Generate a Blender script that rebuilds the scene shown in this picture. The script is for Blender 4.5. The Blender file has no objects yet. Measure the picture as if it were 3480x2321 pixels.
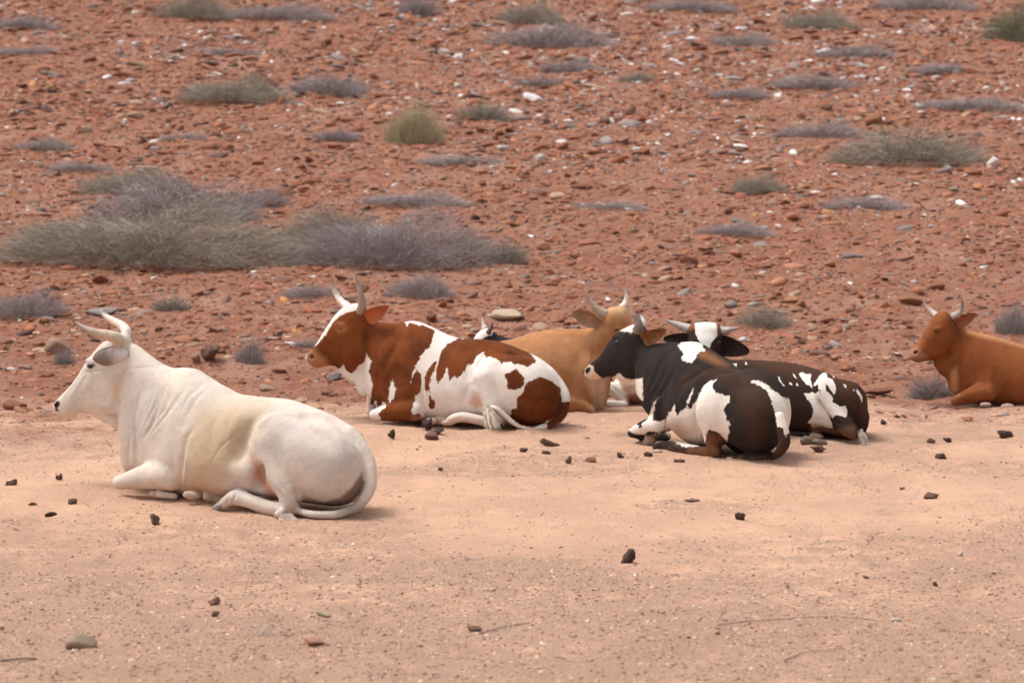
import bpy, math, random, time
import numpy as np
T0 = time.time()
random.seed(7); RNG = np.random.default_rng(7)
scene = bpy.context.scene
COL = scene.collection
R = math.radians

# ------------------------------------------------------------------ camera, world, sun, exposure
CAM_H = 3.0; PITCH = R(5.63); FPX = 9760.0          # focal length in pixels of the 3480 px wide photograph
cam_d = bpy.data.cameras.new('camera'); cam = bpy.data.objects.new('camera', cam_d); COL.objects.link(cam)
cam.location = (0, 0, CAM_H); cam.rotation_euler = (R(90) - PITCH, 0, 0)
cam_d.sensor_width = 36.0; cam_d.lens = FPX / 3480 * 36.0
cam_d.clip_start = 0.5; cam_d.clip_end = 2000
cam_d.dof.use_dof = True; cam_d.dof.focus_distance = 20.6; cam_d.dof.aperture_fstop = 2.9
scene.camera = cam

SUN_EL, SUN_AZ = 66, -75                             # degrees; azimuth measured from +Y towards +X
w = bpy.data.worlds.new('World'); scene.world = w; w.use_nodes = True
nt = w.node_tree; bg = nt.nodes['Background']
sky = nt.nodes.new('ShaderNodeTexSky'); sky.sky_type = 'NISHITA'; sky.sun_disc = False
sky.sun_elevation = R(SUN_EL); sky.sun_rotation = R(SUN_AZ); sky.dust_density = 4; sky.air_density = 1.0
hs = nt.nodes.new('ShaderNodeHueSaturation'); hs.inputs['Saturation'].default_value = 0.22
nt.links.new(sky.outputs[0], hs.inputs['Color']); nt.links.new(hs.outputs[0], bg.inputs[0])
bg.inputs[1].default_value = 0.15
sd = bpy.data.lights.new('sun', 'SUN'); sun = bpy.data.objects.new('sun', sd); COL.objects.link(sun)
sd.energy = 1.4; sd.angle = R(20); sd.color = (1.0, 0.95, 0.88)
az = R(SUN_AZ); el = R(SUN_EL)
sdir = (math.sin(az) * math.cos(el), math.cos(az) * math.cos(el), math.sin(el))
from mathutils import Vector
sun.rotation_euler = Vector(sdir).to_track_quat('Z', 'Y').to_euler()
scene.view_settings.view_transform = 'Standard'; scene.view_settings.look = 'None'
scene.view_settings.exposure = 0.60; scene.view_settings.gamma = 1.0

# ------------------------------------------------------------------ geometry of the view (photo pixel + depth -> point)
CP, SP = math.cos(PITCH), math.sin(PITCH)
def ray(px, py):
    x = (px - 1740.0) / FPX; y = (1160.5 - py) / FPX
    return np.array([x, CP + y * SP, -SP + y * CP])
def at(px, py, Y):
    d = ray(px, py); t = Y / d[1]
    return np.array([d[0] * t, Y, CAM_H + d[2] * t])
def proj(P):
    dz = P[:, 2] - CAM_H
    f = P[:, 1] * CP - dz * SP; u = P[:, 1] * SP + dz * CP
    return np.stack([1740.0 + FPX * P[:, 0] / f, 1160.5 - FPX * u / f], 1)

# ------------------------------------------------------------------ value noise and terrain
_tab = RNG.random(65536)
def vnoise(x, y, seed=0):
    xi = np.floor(x).astype(np.int64); yi = np.floor(y).astype(np.int64)
    fx = x - xi; fy = y - yi; fx = fx * fx * (3 - 2 * fx); fy = fy * fy * (3 - 2 * fy)
    def h(a, b): return _tab[((a * 73856093) ^ (b * 19349663) ^ (seed * 83492791)) & 65535]
    return (h(xi, yi) * (1 - fx) + h(xi + 1, yi) * fx) * (1 - fy) + (h(xi, yi + 1) * (1 - fx) + h(xi + 1, yi + 1) * fx) * fy
def sm(a, b, x):
    t = np.clip((x - a) / (b - a), 0, 1); return t * t * (3 - 2 * t)
BERM = [(-4.05, 19.4, 1.15, .62, -.55), (-.8, 23.6, 1.1, .42, -.3), (1.95, 22.1, .95, .6, -.8), (3.5, 22.75, 1.0, .42, -.35), (1.0, 24.5, 1.1, .4, 0)]
def berm(x, y):
    b = 0
    for cx, cy, rx, ry, sl in BERM:
        dx = x - cx; dy = y - cy - sl * dx; r = np.sqrt((dx / rx)**2 + (dy / ry)**2); b = b + .022 * np.exp(-((r - 1.12) / .13)**2)
    return b
def rocky(x, y):                                       # 0 on the sand flat, 1 on the red slope
    e = 23.75 + 0.20 * (x + 1.0) + 3.0 * (vnoise(x * .55, y * .6, 5) - .5) + 1.9 * (vnoise(x * 1.8, y * 2.0, 6) - .5) + .9 * (vnoise(x * 7, y * 8, 8) - .5)
    return sm(-1.5, 2.6, y - e)
def hgt(x, y):
    x = np.asarray(x, float); y = np.asarray(y, float)
    t = np.maximum(y - 25.4, 0)
    base = 0.14 * (np.sqrt(t * t + 9) - 3)
    base = base + 0.02 * sm(30, 60, y) * (-x)
    base = base + 0.5 * sm(32, 50, y) * (vnoise(x * .12, y * .1, 1) - .5)
    rk = rocky(x, y)
    n = .035 * (vnoise(x * 2.3, y * 2.3, 2) - .5) + .018 * (vnoise(x * 6, y * 6, 3) - .5) + .010 * (vnoise(x * 15, y * 15, 4) - .5)
    far = 1 + 1.6 * rk
    pit = vnoise(x * 4.2, y * 3.4, 7); n = n - .030 * sm(.62, .85, pit) * (1 - rk) + .012 * (vnoise(x * 9, y * 7, 13) - .5)
    return base + n * far * .75 + berm(x, y)
def ground_at(px, py):                                 # where the ray through a photo pixel meets the terrain
    d = ray(px, py); ts = np.linspace(12, 75, 3000) / d[1]
    z = CAM_H + d[2] * ts; g = hgt(d[0] * ts, d[1] * ts)
    i = np.argmax(z < g)
    t = ts[i]; return np.array([d[0] * t, d[1] * t, g[i]])

# ------------------------------------------------------------------ object helpers
def tag(o, label=None, cat=None, group=None, kind=None):
    for k, v in (('label', label), ('category', cat), ('group', group), ('kind', kind)):
        if v: o[k] = v
    return o
def empty(name, loc, label, cat, group=None):
    o = bpy.data.objects.new(name, None); COL.objects.link(o); o.location = loc; o.empty_display_size = .2
    return tag(o, label, cat, group)
def mesh_np(name, V, F, mat=None, parent=None, origin=(0, 0, 0), smooth=True, attrs=None, link=True):
    me = bpy.data.meshes.new(name)
    V = np.asarray(V, np.float32) - np.asarray(origin, np.float32)
    F = np.asarray(F, np.int32); k = F.shape[1]
    me.vertices.add(len(V)); me.vertices.foreach_set('co', V.ravel())
    me.loops.add(F.size); me.loops.foreach_set('vertex_index', F.ravel())
    me.polygons.add(len(F)); me.polygons.foreach_set('loop_start', np.arange(0, F.size, k, dtype=np.int32))
    me.polygons.foreach_set('loop_total', np.full(len(F), k, np.int32))
    me.update(calc_edges=True)
    if smooth: me.polygons.foreach_set('use_smooth', np.ones(len(F), bool))
    for n, a in (attrs or {}).items():
        a = np.asarray(a, np.float32)
        if a.ndim == 1:
            at_ = me.attributes.new(n, 'FLOAT', 'POINT'); at_.data.foreach_set('value', a)
        else:
            at_ = me.attributes.new(n, 'FLOAT_COLOR', 'POINT'); at_.data.foreach_set('color', np.concatenate([a, np.ones((len(a), 1), np.float32)], 1).ravel())
    if mat:
        for m in (mat if isinstance(mat, (list, tuple)) else [mat]): me.materials.append(m)
    o = bpy.data.objects.new(name, me)
    if link: COL.objects.link(o)
    if parent: o.parent = parent
    return o

# ------------------------------------------------------------------ material helpers
class NT:
    def __init__(s, name):
        s.m = bpy.data.materials.new(name); s.m.use_nodes = True; s.t = s.m.node_tree
        s.b = s.t.nodes['Principled BSDF']; s.b.inputs['Specular IOR Level'].default_value = .25
    def n(s, typ, **kw):
        nd = s.t.nodes.new(typ)
        for k, v in kw.items():
            if hasattr(nd, k): setattr(nd, k, v)
            else: nd.inputs[k.replace('_', ' ')].default_value = v
        return nd
    def l(s, a, b): s.t.links.new(a, b)
    def coord(s, kind='Object'): return s.n('ShaderNodeTexCoord').outputs[kind]
    def noise(s, scale, detail=4, rough=.6, vec=None, dist=0):
        nd = s.n('ShaderNodeTexNoise'); nd.inputs['Scale'].default_value = scale; nd.inputs['Detail'].default_value = detail
        nd.inputs['Roughness'].default_value = rough; nd.inputs['Distortion'].default_value = dist
        s.l(vec if vec is not None else s.coord(), nd.inputs['Vector']); return nd.outputs['Fac']
    def math(s, op, a, b=None, clamp=False):
        nd = s.n('ShaderNodeMath'); nd.operation = op; nd.use_clamp = clamp
        for i, v in enumerate((a, b)):
            if v is None: continue
            if isinstance(v, (int, float)): nd.inputs[i].default_value = v
            else: s.l(v, nd.inputs[i])
        return nd.outputs[0]
    def rng(s, v, a, b, c=0, d=1):
        nd = s.n('ShaderNodeMapRange'); nd.interpolation_type = 'SMOOTHSTEP'
        s.l(v, nd.inputs[0])
        for i, x in enumerate((a, b, c, d)): nd.inputs[i + 1].default_value = x
        return nd.outputs[0]
    def mix(s, f, a, b, mode='MIX'):
        nd = s.n('ShaderNodeMix'); nd.data_type = 'RGBA'; nd.blend_type = mode
        for i, v in ((0, f), (6, a), (7, b)):
            if isinstance(v, (int, float)): nd.inputs[i].default_value = v
            elif isinstance(v, tuple): nd.inputs[i].default_value = (*v[:3], 1)
            else: s.l(v, nd.inputs[i])
        return nd.outputs[2]
    def bump(s, h, strength, dist):
        nd = s.n('ShaderNodeBump'); nd.inputs['Strength'].default_value = strength; nd.inputs['Distance'].default_value = dist
        s.l(h, nd.inputs['Height']); s.l(nd.outputs[0], s.b.inputs['Normal']); return nd
    def done(s, col=None, rough=.8):
        if col is not None:
            if isinstance(col, tuple): s.b.inputs['Base Color'].default_value = (*col[:3], 1)
            else: s.l(col, s.b.inputs['Base Color'])
        s.b.inputs['Roughness'].default_value = rough
        return s.m
def simple(name, col, rough=.7, var=.25, scale=20, bumpd=.003, spec=.25):
    m = NT(name); f = m.noise(scale); g = m.noise(scale * 5)
    c = m.mix(m.rng(f, .3, .7), tuple(x * (1 - var) for x in col), tuple(min(1, x * (1 + var)) for x in col))
    m.bump(g, .6, bumpd); m.b.inputs['Specular IOR Level'].default_value = spec
    return m.done(c, rough)

# ------------------------------------------------------------------ ground
def make_ground():
    xs = np.concatenate([np.linspace(-160, -14, 30)[:-1], np.arange(-14, 14, .05), np.linspace(14, 160, 30)])
    ys = np.concatenate([np.linspace(-60, 12, 20)[:-1], np.arange(12, 30, .045), np.arange(30, 66, .1), np.linspace(66, 320, 50)])
    X, Y = np.meshgrid(xs, ys); Z = hgt(X, Y)
    V = np.stack([X.ravel(), Y.ravel(), Z.ravel()], 1)
    nx, ny = len(xs), len(ys)
    i = np.arange(nx * ny).reshape(ny, nx)
    F = np.stack([i[:-1, :-1].ravel(), i[:-1, 1:].ravel(), i[1:, 1:].ravel(), i[1:, :-1].ravel()], 1)
    m = NT('sandy_soil')
    at_ = m.n('ShaderNodeAttribute'); at_.attribute_name = 'rocky'
    co = m.coord()
    big = m.noise(.9, 5, .6, co); mid = m.noise(5, 5, .65, co); fine = m.noise(45, 6, .7, co); grit = m.noise(160, 3, .6, co)
    sand = m.mix(m.rng(big, .38, .62), (.66, .395, .265), (.56, .33, .225))
    sand = m.mix(m.rng(mid, .45, .75), sand, (.70, .44, .31))
    gp = m.n('ShaderNodeAttribute'); gp.attribute_name = 'grit'
    gm = m.math('MULTIPLY', m.rng(m.math('ADD', m.math('MULTIPLY', m.math('ADD', fine, mid), .5), m.math('MULTIPLY', gp.outputs['Fac'], .14)), .49, .64), .75)
    sand = m.mix(gm, sand, (.36, .225, .155))
    clump = m.noise(11, 6, .75, co, 1.2)
    sand = m.mix(m.rng(clump, .56, .70, 0, .55), sand, (.40, .245, .175))
    sand = m.mix(m.rng(grit, .62, .75, 0, .5), sand, (.72, .50, .38))
    red = m.mix(m.rng(mid, .35, .65), (.25, .097, .056), (.335, .152, .095))
    red = m.mix(m.rng(fine, .5, .7, 0, .6), red, (.17, .08, .055))
    red = m.mix(m.rng(big, .5, .7, 0, .6), red, (.38, .22, .16))
    rf = m.rng(m.math('ADD', at_.outputs['Fac'], m.math('MULTIPLY', m.math('SUBTRACT', clump, .5), 1.6)), .05, .9)
    c = m.mix(rf, sand, red)
    vo = m.n('ShaderNodeTexVoronoi'); vo.inputs['Scale'].default_value = 22; m.l(co, vo.inputs['Vector'])
    h = m.math('ADD', m.math('MULTIPLY', fine, 1.0), m.math('MULTIPLY', grit, .5))
    h = m.math('ADD', h, m.math('MULTIPLY', mid, 1.6))
    m.bump(h, .9, .022)
    m.done(c, .95)
    gr = sm(18.6, 14.0, Y + 2.2 * (vnoise(X * .9, Y * 1.6, 15) - .5)) * 1.0 + sm(.55, .75, vnoise(X * .8 + 3, Y * 1.2, 9)) * .5
    o = mesh_np('ground', V, F, m.m, attrs={'rocky': rocky(X, Y).ravel(), 'grit': np.clip(gr, 0, 1).ravel()})
    tag(o, kind='structure')
make_ground()

# ------------------------------------------------------------------ implicit surfaces for the cattle
def pchip(x, y, xq):
    x = np.asarray(x, float); y = np.asarray(y, float)
    h = np.diff(x); dl = np.diff(y) / h; m = np.zeros(len(x)); m[0] = dl[0]; m[-1] = dl[-1]
    for i in range(1, len(x) - 1):
        if dl[i - 1] * dl[i] > 0:
            w1 = 2 * h[i] + h[i - 1]; w2 = h[i] + 2 * h[i - 1]
            m[i] = (w1 + w2) / (w1 / dl[i - 1] + w2 / dl[i])
    k = np.clip(np.searchsorted(x, xq) - 1, 0, len(x) - 2); t = (xq - x[k]) / h[k]
    return ((1 + 2 * t) * (1 - t)**2 * y[k] + t * (1 - t)**2 * h[k] * m[k] + t * t * (3 - 2 * t) * y[k + 1] + t * t * (t - 1) * h[k] * m[k + 1])
def unit(v): return v / np.linalg.norm(v)

class Beast:
    """One animal, modelled in a drawing frame: (X, Y) on an enlarged photo crop, w = metres behind its own mid-plane."""
    def __init__(s, ox, oy, sc, Xr, Yr, slope):
        s.ox, s.oy, s.sc, s.Xr, s.Yr, s.slope = ox, oy, sc, Xr, Yr, slope
        s.groups = []; s.box = []; s.horns = []
    def full(s, X, Y): return s.ox + X / s.sc, s.oy + Y / s.sc
    def mid(s, X): return s.Yr + s.slope * (X - s.Xr)
    def ppm(s, D): return s.sc * FPX / D
    def pt(s, X, Y, wv=0, r=0):
        px, py = s.full(X, Y)
        if wv is None:                                 # lying on the ground: solve depth so the point is r above it
            d = ray(px, py); t = (r - CAM_H) / d[2]; return d * t + np.array([0, 0, CAM_H])
        return at(px, py, s.mid(X) + wv)
    def group(s, ku, *prims): s.groups.append((ku, [p if isinstance(p, tuple) else (.04, p) for p in prims], 1))
    def cut(s, ku, *prims): s.groups.append((ku, [p if isinstance(p, tuple) else (.01, p) for p in prims], -1))
    def _b(s, p, r): s.box.append((p - r, p + r))
    # loft with a mostly horizontal axis; stations (X, Ytop, Ybottom, half width in m)
    def torso(s, st, n=2.3, pear=.1, wv=0, ya=None):
        st = sorted(st); X0, X1 = st[0][0], st[-1][0]
        ym = ya or (np.mean([a[1] for a in st]) + np.mean([a[2] for a in st])) / 2
        A = s.pt(X0, ym, wv); B = s.pt(X1, ym, wv)
        B[2] = A[2] = (A[2] + B[2]) / 2
        a = unit(B - A); sd_ = unit(np.cross(a, [0, 0, 1])); u = np.array([0, 0, 1.])
        T, U, D_, H = [], [], [], []
        for (X, yt, yb, hw) in st:
            pt = s.pt(X, yt, wv); pb = s.pt(X, yb, wv)
            T.append(np.dot((pt + pb) / 2 - A, a)); U.append((pt - A)[2]); D_.append((pb - A)[2]); H.append(hw)
        return s._loft(A, a, sd_, u, T, U, D_, H, n, pear)
    # loft along A -> B in the picture plane; stations (s, up, down, half width in m), s/up/down in crop pixels
    def head(s, A, B, st, n=2.4, pear=-.12, wA=0, wB=0):
        a3 = s.pt(*A, wA); b3 = s.pt(*B, wB); pl = math.hypot(A[0] - B[0], A[1] - B[1])
        L = np.linalg.norm(b3 - a3); k = L / pl; pm = 1 / s.ppm(s.mid(A[0]) + wA)
        a = unit(b3 - a3); sd_ = unit(np.cross(a, [0, 0, 1])); u = unit(np.cross(sd_, a)); s.hs = (a3, sd_)
        return s._loft(a3, a, sd_, u, [q[0] * k for q in st], [q[1] * pm for q in st], [q[2] * pm for q in st], [q[3] for q in st], n, pear)
    def _loft(s, A, a, sd_, u, T, U, D_, H, n, pear):
        T = np.array(T); tq = np.linspace(T[0], T[-1], 300)
        uu, dd, hh = (pchip(T, q, tq) for q in (U, D_, H))
        for t, x, y in ((T[i], U[i], D_[i]) for i in range(len(T))):
            s._b(A + a * t + u * x, max(H)); s._b(A + a * t + u * y, max(H))
        def f(P):
            d = P - A; t = d @ a; v = d @ u; q = d @ sd_
            tc = np.clip(t, T[0], T[-1])
            up = np.interp(tc, tq, uu); dn = np.interp(tc, tq, dd); hw = np.maximum(np.interp(tc, tq, hh), .004)
            h = np.maximum((up - dn) / 2, .004); y = (v - (up + dn) / 2) / h
            x = q / (hw * np.clip(1 - pear * y, .4, 1.6))
            k = (np.abs(y)**n + np.abs(x)**n)**(1 / n)
            ds = (k - 1) * np.minimum(h, hw)
            e = np.abs(t - tc)
            return np.where(e > 0, np.sqrt(np.maximum(ds, 0)**2 + e * e), ds)
        return f
    def ell(s, X, Y, wv, rx, ry, rw, rot=0, yaw=None):
        c = s.pt(X, Y, wv); pm = 1 / s.ppm(c[1]); r = np.array([rx * pm, rw, ry * pm])
        ry_ = yaw if yaw is not None else math.atan(s.slope * s.sc * FPX / c[1])
        ca, sa = math.cos(ry_), math.sin(ry_); cr, sr = math.cos(R(rot)), math.sin(R(rot))
        M = np.array([[ca, sa, 0], [-sa, ca, 0], [0, 0, 1]])
        M = np.array([[cr, 0, sr], [0, 1, 0], [-sr, 0, cr]]) @ M       # rot > 0 lifts the right end
        s._b(c, max(r))
        def f(P):
            d = (P - c) @ M.T
            k0 = np.sqrt(((d / r)**2).sum(1)); k1 = np.sqrt(((d / r**2)**2).sum(1)) + 1e-9
            return k0 * (k0 - 1) / k1
        return f
    def chain(s, pts, k=.02, stretch=1.0):
        """rounded limbs through (X, Y, w, R); w None puts the joint on the ground"""
        Q = []
        for (X, Y, wv, r) in pts:
            D0 = s.mid(X) + (wv or 0); rm = r / s.ppm(D0); Q.append((s.pt(X, Y, wv, rm), rm)); s._b(Q[-1][0], rm)
        if len(Q) > 2:
            tq = np.linspace(0, len(Q) - 1, (len(Q) - 1) * 3 + 1); t0 = np.arange(len(Q)); C = np.array([list(p) + [r] for p, r in Q])
            C = np.stack([pchip(t0, C[:, i], tq) for i in range(4)], 1); Q = [(c[:3], c[3]) for c in C]; k = .0
        def f(P):
            out = None
            for (a, ra), (b, rb) in zip(Q[:-1], Q[1:]):
                ab = b - a; L2 = ab @ ab + 1e-9
                t = np.clip(((P - a) @ ab) / L2, 0, 1); t = t
                d = P - a - t[:, None] * ab; 
                if stretch != 1: d = d * np.array([1, 1 / stretch, 1])
                dd = np.sqrt((d * d).sum(1)) - (ra + (rb - ra) * t)
                out = dd if out is None else smin(out, dd, k)
            return out
        return f
    def sdf(s, P):
        out = None
        for ku, prims, sg in s.groups:
            g = None
            for k, f in prims:
                d = f(P); g = d if g is None else smin(g, d, k)
            if sg > 0: out = g if out is None else smin(out, g, ku)
            else: out = -smin(-out, g, ku)
        return out
    def surf(s, X, Y, lo=-1.2, hi=1.2):                 # first surface hit seen from the viewer's side
        px, py = s.full(X, Y); D = np.linspace(s.mid(X) + lo, s.mid(X) + hi, 900)
        d = ray(px, py); P = d[None] * (D / d[1])[:, None] + np.array([0, 0, CAM_H])
        v = s.sdf(P); i = int(np.argmax(v < 0)); return P[i] if v.min() < 0 else P[450]
    def polygonise(s, h):
        lo = np.min([b[0] for b in s.box], 0) - .03; hi = np.max([b[1] for b in s.box], 0) + .03
        B = 8; nb = np.ceil((hi - lo) / (h * B)).astype(int) + 1; n = nb * B
        bi = np.stack(np.meshgrid(*[np.arange(k) for k in nb], indexing='ij'), -1).reshape(-1, 3)
        cen = lo + (bi * B + (B - 1) / 2) * h
        dc = s.sdf(cen); act = np.abs(dc) < h * B * .9 * 2.0
        G = np.repeat(np.repeat(np.repeat(np.where(dc > 0, 1., -1.).reshape(nb), B, 0), B, 1), B, 2).astype(np.float32)
        off = np.stack(np.meshgrid(*[np.arange(B)] * 3, indexing='ij'), -1).reshape(-1, 3)
        ab = bi[act]
        for c0 in range(0, len(ab), 400):
            q = (ab[c0:c0 + 400, None, :] * B + off[None]).reshape(-1, 3)
            G[q[:, 0], q[:, 1], q[:, 2]] = s.sdf(lo + q * h)
        ins = G < 0
        cnt = np.zeros(np.array(G.shape) - 1, np.int8)
        for a in (0, 1):
            for b in (0, 1):
                for c in (0, 1):
                    cnt += ins[a:ins.shape[0] - 1 + a, b:ins.shape[1] - 1 + b, c:ins.shape[2] - 1 + c]
        cell = np.argwhere((cnt > 0) & (cnt < 8))
        idm = np.full(cnt.shape, -1, np.int32); idm[cell[:, 0], cell[:, 1], cell[:, 2]] = np.arange(len(cell))
        cor = [(a, b, c) for a in (0, 1) for b in (0, 1) for c in (0, 1)]
        val = np.stack([G[cell[:, 0] + a, cell[:, 1] + b, cell[:, 2] + c] for a, b, c in cor], 1)
        acc = np.zeros((len(cell), 3)); num = np.zeros(len(cell))
        for i in range(8):
            for j in range(i + 1, 8):
                ci, cj = np.array(cor[i]), np.array(cor[j])
                if np.abs(ci - cj).sum() != 1: continue
                m = (val[:, i] < 0) != (val[:, j] < 0); t = val[m, i] / (val[m, i] - val[m, j])
                acc[m] += ci + (cj - ci) * t[:, None]; num[m] += 1
        V = lo + (cell + acc / num[:, None]) * h
        FF = []
        for ax in range(3):
            sl0 = [slice(None)] * 3; sl1 = [slice(None)] * 3; sl0[ax] = slice(0, -1); sl1[ax] = slice(1, None)
            a, b = ins[tuple(sl0)], ins[tuple(sl1)]
            e = np.argwhere(a != b); e = e[(e > 0).all(1)]; e = e[(e < np.array(cnt.shape)).all(1)]
            o1, o2 = [(1, 2), (2, 0), (0, 1)][ax]
            d1 = np.zeros(3, int); d1[o1] = 1; d2 = np.zeros(3, int); d2[o2] = 1
            g = lambda q: idm[q[:, 0], q[:, 1], q[:, 2]]
            quad = np.stack([g(e - d1 - d2), g(e - d2), g(e), g(e - d1)], 1)
            flip = ~ins[e[:, 0], e[:, 1], e[:, 2]]
            quad[flip] = quad[flip][:, ::-1]
            quad = quad[(quad >= 0).all(1)]; FF.append(quad)
        F = np.concatenate(FF)
        for _ in range(2):                              # light smoothing
            S = np.zeros_like(V); N = np.zeros(len(V))
            for i in range(4):
                np.add.at(S, F[:, i], V[F[:, (i + 1) % 4]]); np.add.at(N, F[:, i], 1)
                np.add.at(S, F[:, i], V[F[:, i - 1]]); np.add.at(N, F[:, i], 1)
            V = V * .5 + .5 * S / np.maximum(N, 1)[:, None]
        return V, F
def smin(a, b, k):
    if k <= 0: return np.minimum(a, b)
    h = np.maximum(k - np.abs(a - b), 0) / k
    return np.minimum(a, b) - h * h * k * .25
def normals(V, F):
    n = np.cross(V[F[:, 2]] - V[F[:, 0]], V[F[:, 3]] - V[F[:, 1]]); N = np.zeros_like(V)
    for i in range(4): np.add.at(N, F[:, i], n)
    return N / (np.linalg.norm(N, axis=1)[:, None] + 1e-12)
def seg_dist(Q, a, b):
    a = np.array(a, float); b = np.array(b, float); ab = b - a; t = np.clip(((Q - a) @ ab) / (ab @ ab + 1e-9), 0, 1)
    return np.hypot(*(Q - a - t[:, None] * ab).T), t
def poly_sd(Q, poly):                                   # signed distance, positive inside
    p = np.array(poly, float); d = np.full(len(Q), 1e9); ins = np.zeros(len(Q), bool)
    for i in range(len(p)):
        a, b = p[i], p[(i + 1) % len(p)]
        d = np.minimum(d, seg_dist(Q, a, b)[0])
        c = (a[1] > Q[:, 1]) != (b[1] > Q[:, 1])
        with np.errstate(divide='ignore', invalid='ignore'):
            xx = (b[0] - a[0]) * (Q[:, 1] - a[1]) / (b[1] - a[1]) + a[0]
        ins ^= c & (Q[:, 0] < xx)
    return np.where(ins, d, -d)

def coat_material(name, base, layers, tint=None, dirt=.10):
    """base colour plus patches of pigment and painted shade, held as signed distances on the hide"""
    m = NT(name); co = m.coord()
    n1 = m.noise(3.2, 4, .6, co); rag = m.math('ADD', m.math('MULTIPLY', m.noise(26, 3, .6, co), .5), m.math('MULTIPLY', m.noise(95, 3, .75, co), .5)); hair = m.noise(240, 2, .5, co)
    c = m.mix(m.rng(n1, .35, .7), base, tuple(x * (1 - dirt) for x in base) if tint is None else tint)
    for i, L in enumerate(layers):
        a = m.n('ShaderNodeAttribute'); a.attribute_name = 'coat%d' % i
        v = m.math('ADD', a.outputs['Fac'], m.math('MULTIPLY', m.math('SUBTRACT', rag, .5), L.get('rag', .035)))
        sf = L.get('soft', .003)
        f = m.math('MULTIPLY', m.rng(v, -sf, sf), L.get('amt', 1.0))
        col = L['col']
        if 'col2' in L: col = m.mix(m.rng(n1, .4, .62), col, L['col2'])
        c = m.mix(f, c, col)
    mt = m.noise(12, 6, .7, co); fl = m.noise(90, 3, .7, co)
    c = m.mix(m.rng(mt, .42, .72, 0, .14), c, (.12, .075, .05))
    c = m.mix(m.rng(fl, .5, .8, 0, .16), c, (.12, .08, .06))
    sep = m.n('ShaderNodeSeparateXYZ'); m.l(co, sep.inputs[0])                   # dust and sand clinging low on the hide
    du = m.math('MULTIPLY', m.rng(m.math('ADD', sep.outputs[2], m.math('MULTIPLY', mt, .16)), .03, .14, 1, 0), .45)
    c = m.mix(du, c, (.44, .26, .17))
    m.bump(m.math('ADD', m.math('MULTIPLY', fl, .5), m.math('MULTIPLY', mt, 1.2)), .5, .012)
    m.b.inputs['Specular IOR Level'].default_value = .07
    return m.done(c, .85)

def tube(pts, n=10, sub=5, cap=True):
    """smooth tapering tube through [(point, radius)]"""
    P = np.array([p for p, r in pts]); Rr = np.array([r for p, r in pts]); k = len(pts)
    t = np.arange(k); tq = np.linspace(0, k - 1, (k - 1) * sub + 1)
    C = np.stack([pchip(t, P[:, i], tq) for i in range(3)], 1) if k > 2 else P[0] + (P[1] - P[0]) * tq[:, None]
    rr = pchip(t, Rr, tq) if k > 2 else np.interp(tq, t, Rr)
    T = np.gradient(C, axis=0); V = []; up = np.array([.3, .9, .2])
    for c, r, tt in zip(C, rr, T):
        tt = unit(tt); a = unit(np.cross(tt, up)); b = np.cross(tt, a)
        for j in range(n):
            q = 2 * math.pi * j / n; V.append(c + r * (math.cos(q) * a + math.sin(q) * b))
    F = []; m = len(C)
    for i in range(m - 1):
        for j in range(n):
            F.append((i * n + j, i * n + (j + 1) % n, (i + 1) * n + (j + 1) % n, (i + 1) * n + j))
    V.append(C[0]); V.append(C[-1]); a0, a1 = len(V) - 2, len(V) - 1
    for j in range(0, n):
        F.append((a0, (j + 1) % n, j, j)); F.append((a1, (m - 1) * n + j, (m - 1) * n + (j + 1) % n, (m - 1) * n + (j + 1) % n))
    return np.array(V), F
def faces_mesh(name, V, F, mat, parent=None, origin=(0, 0, 0), smooth=True):
    me = bpy.data.meshes.new(name); V = np.asarray(V) - np.asarray(origin)
    me.from_pydata([tuple(v) for v in V], [], [tuple(dict.fromkeys(f)) for f in F]); me.update()
    for m in (mat if isinstance(mat, (list, tuple)) else [mat]): me.materials.append(m)
    if smooth:
        for p in me.polygons: p.use_smooth = True
    o = bpy.data.objects.new(name, me); COL.objects.link(o)
    if parent: o.parent = parent
    return o

def horn_material(name, base, tip):
    m = NT(name); a = m.n('ShaderNodeAttribute'); a.attribute_name = 'along'
    n = m.noise(30, 4, .6); c = m.mix(m.rng(a.outputs['Fac'], .35, .95), base, tip)
    c = m.mix(m.rng(n, .4, .7, 0, .35), c, (.20, .14, .10))
    wv = m.n('ShaderNodeMath'); wv.operation = 'SINE'; m.l(m.math('MULTIPLY', a.outputs['Fac'], 70), wv.inputs[0])
    m.bump(m.math('ADD', m.math('MULTIPLY', wv.outputs[0], .12), n), .5, .004)
    m.b.inputs['Specular IOR Level'].default_value = .4
    return m.done(c, .45)

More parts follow.
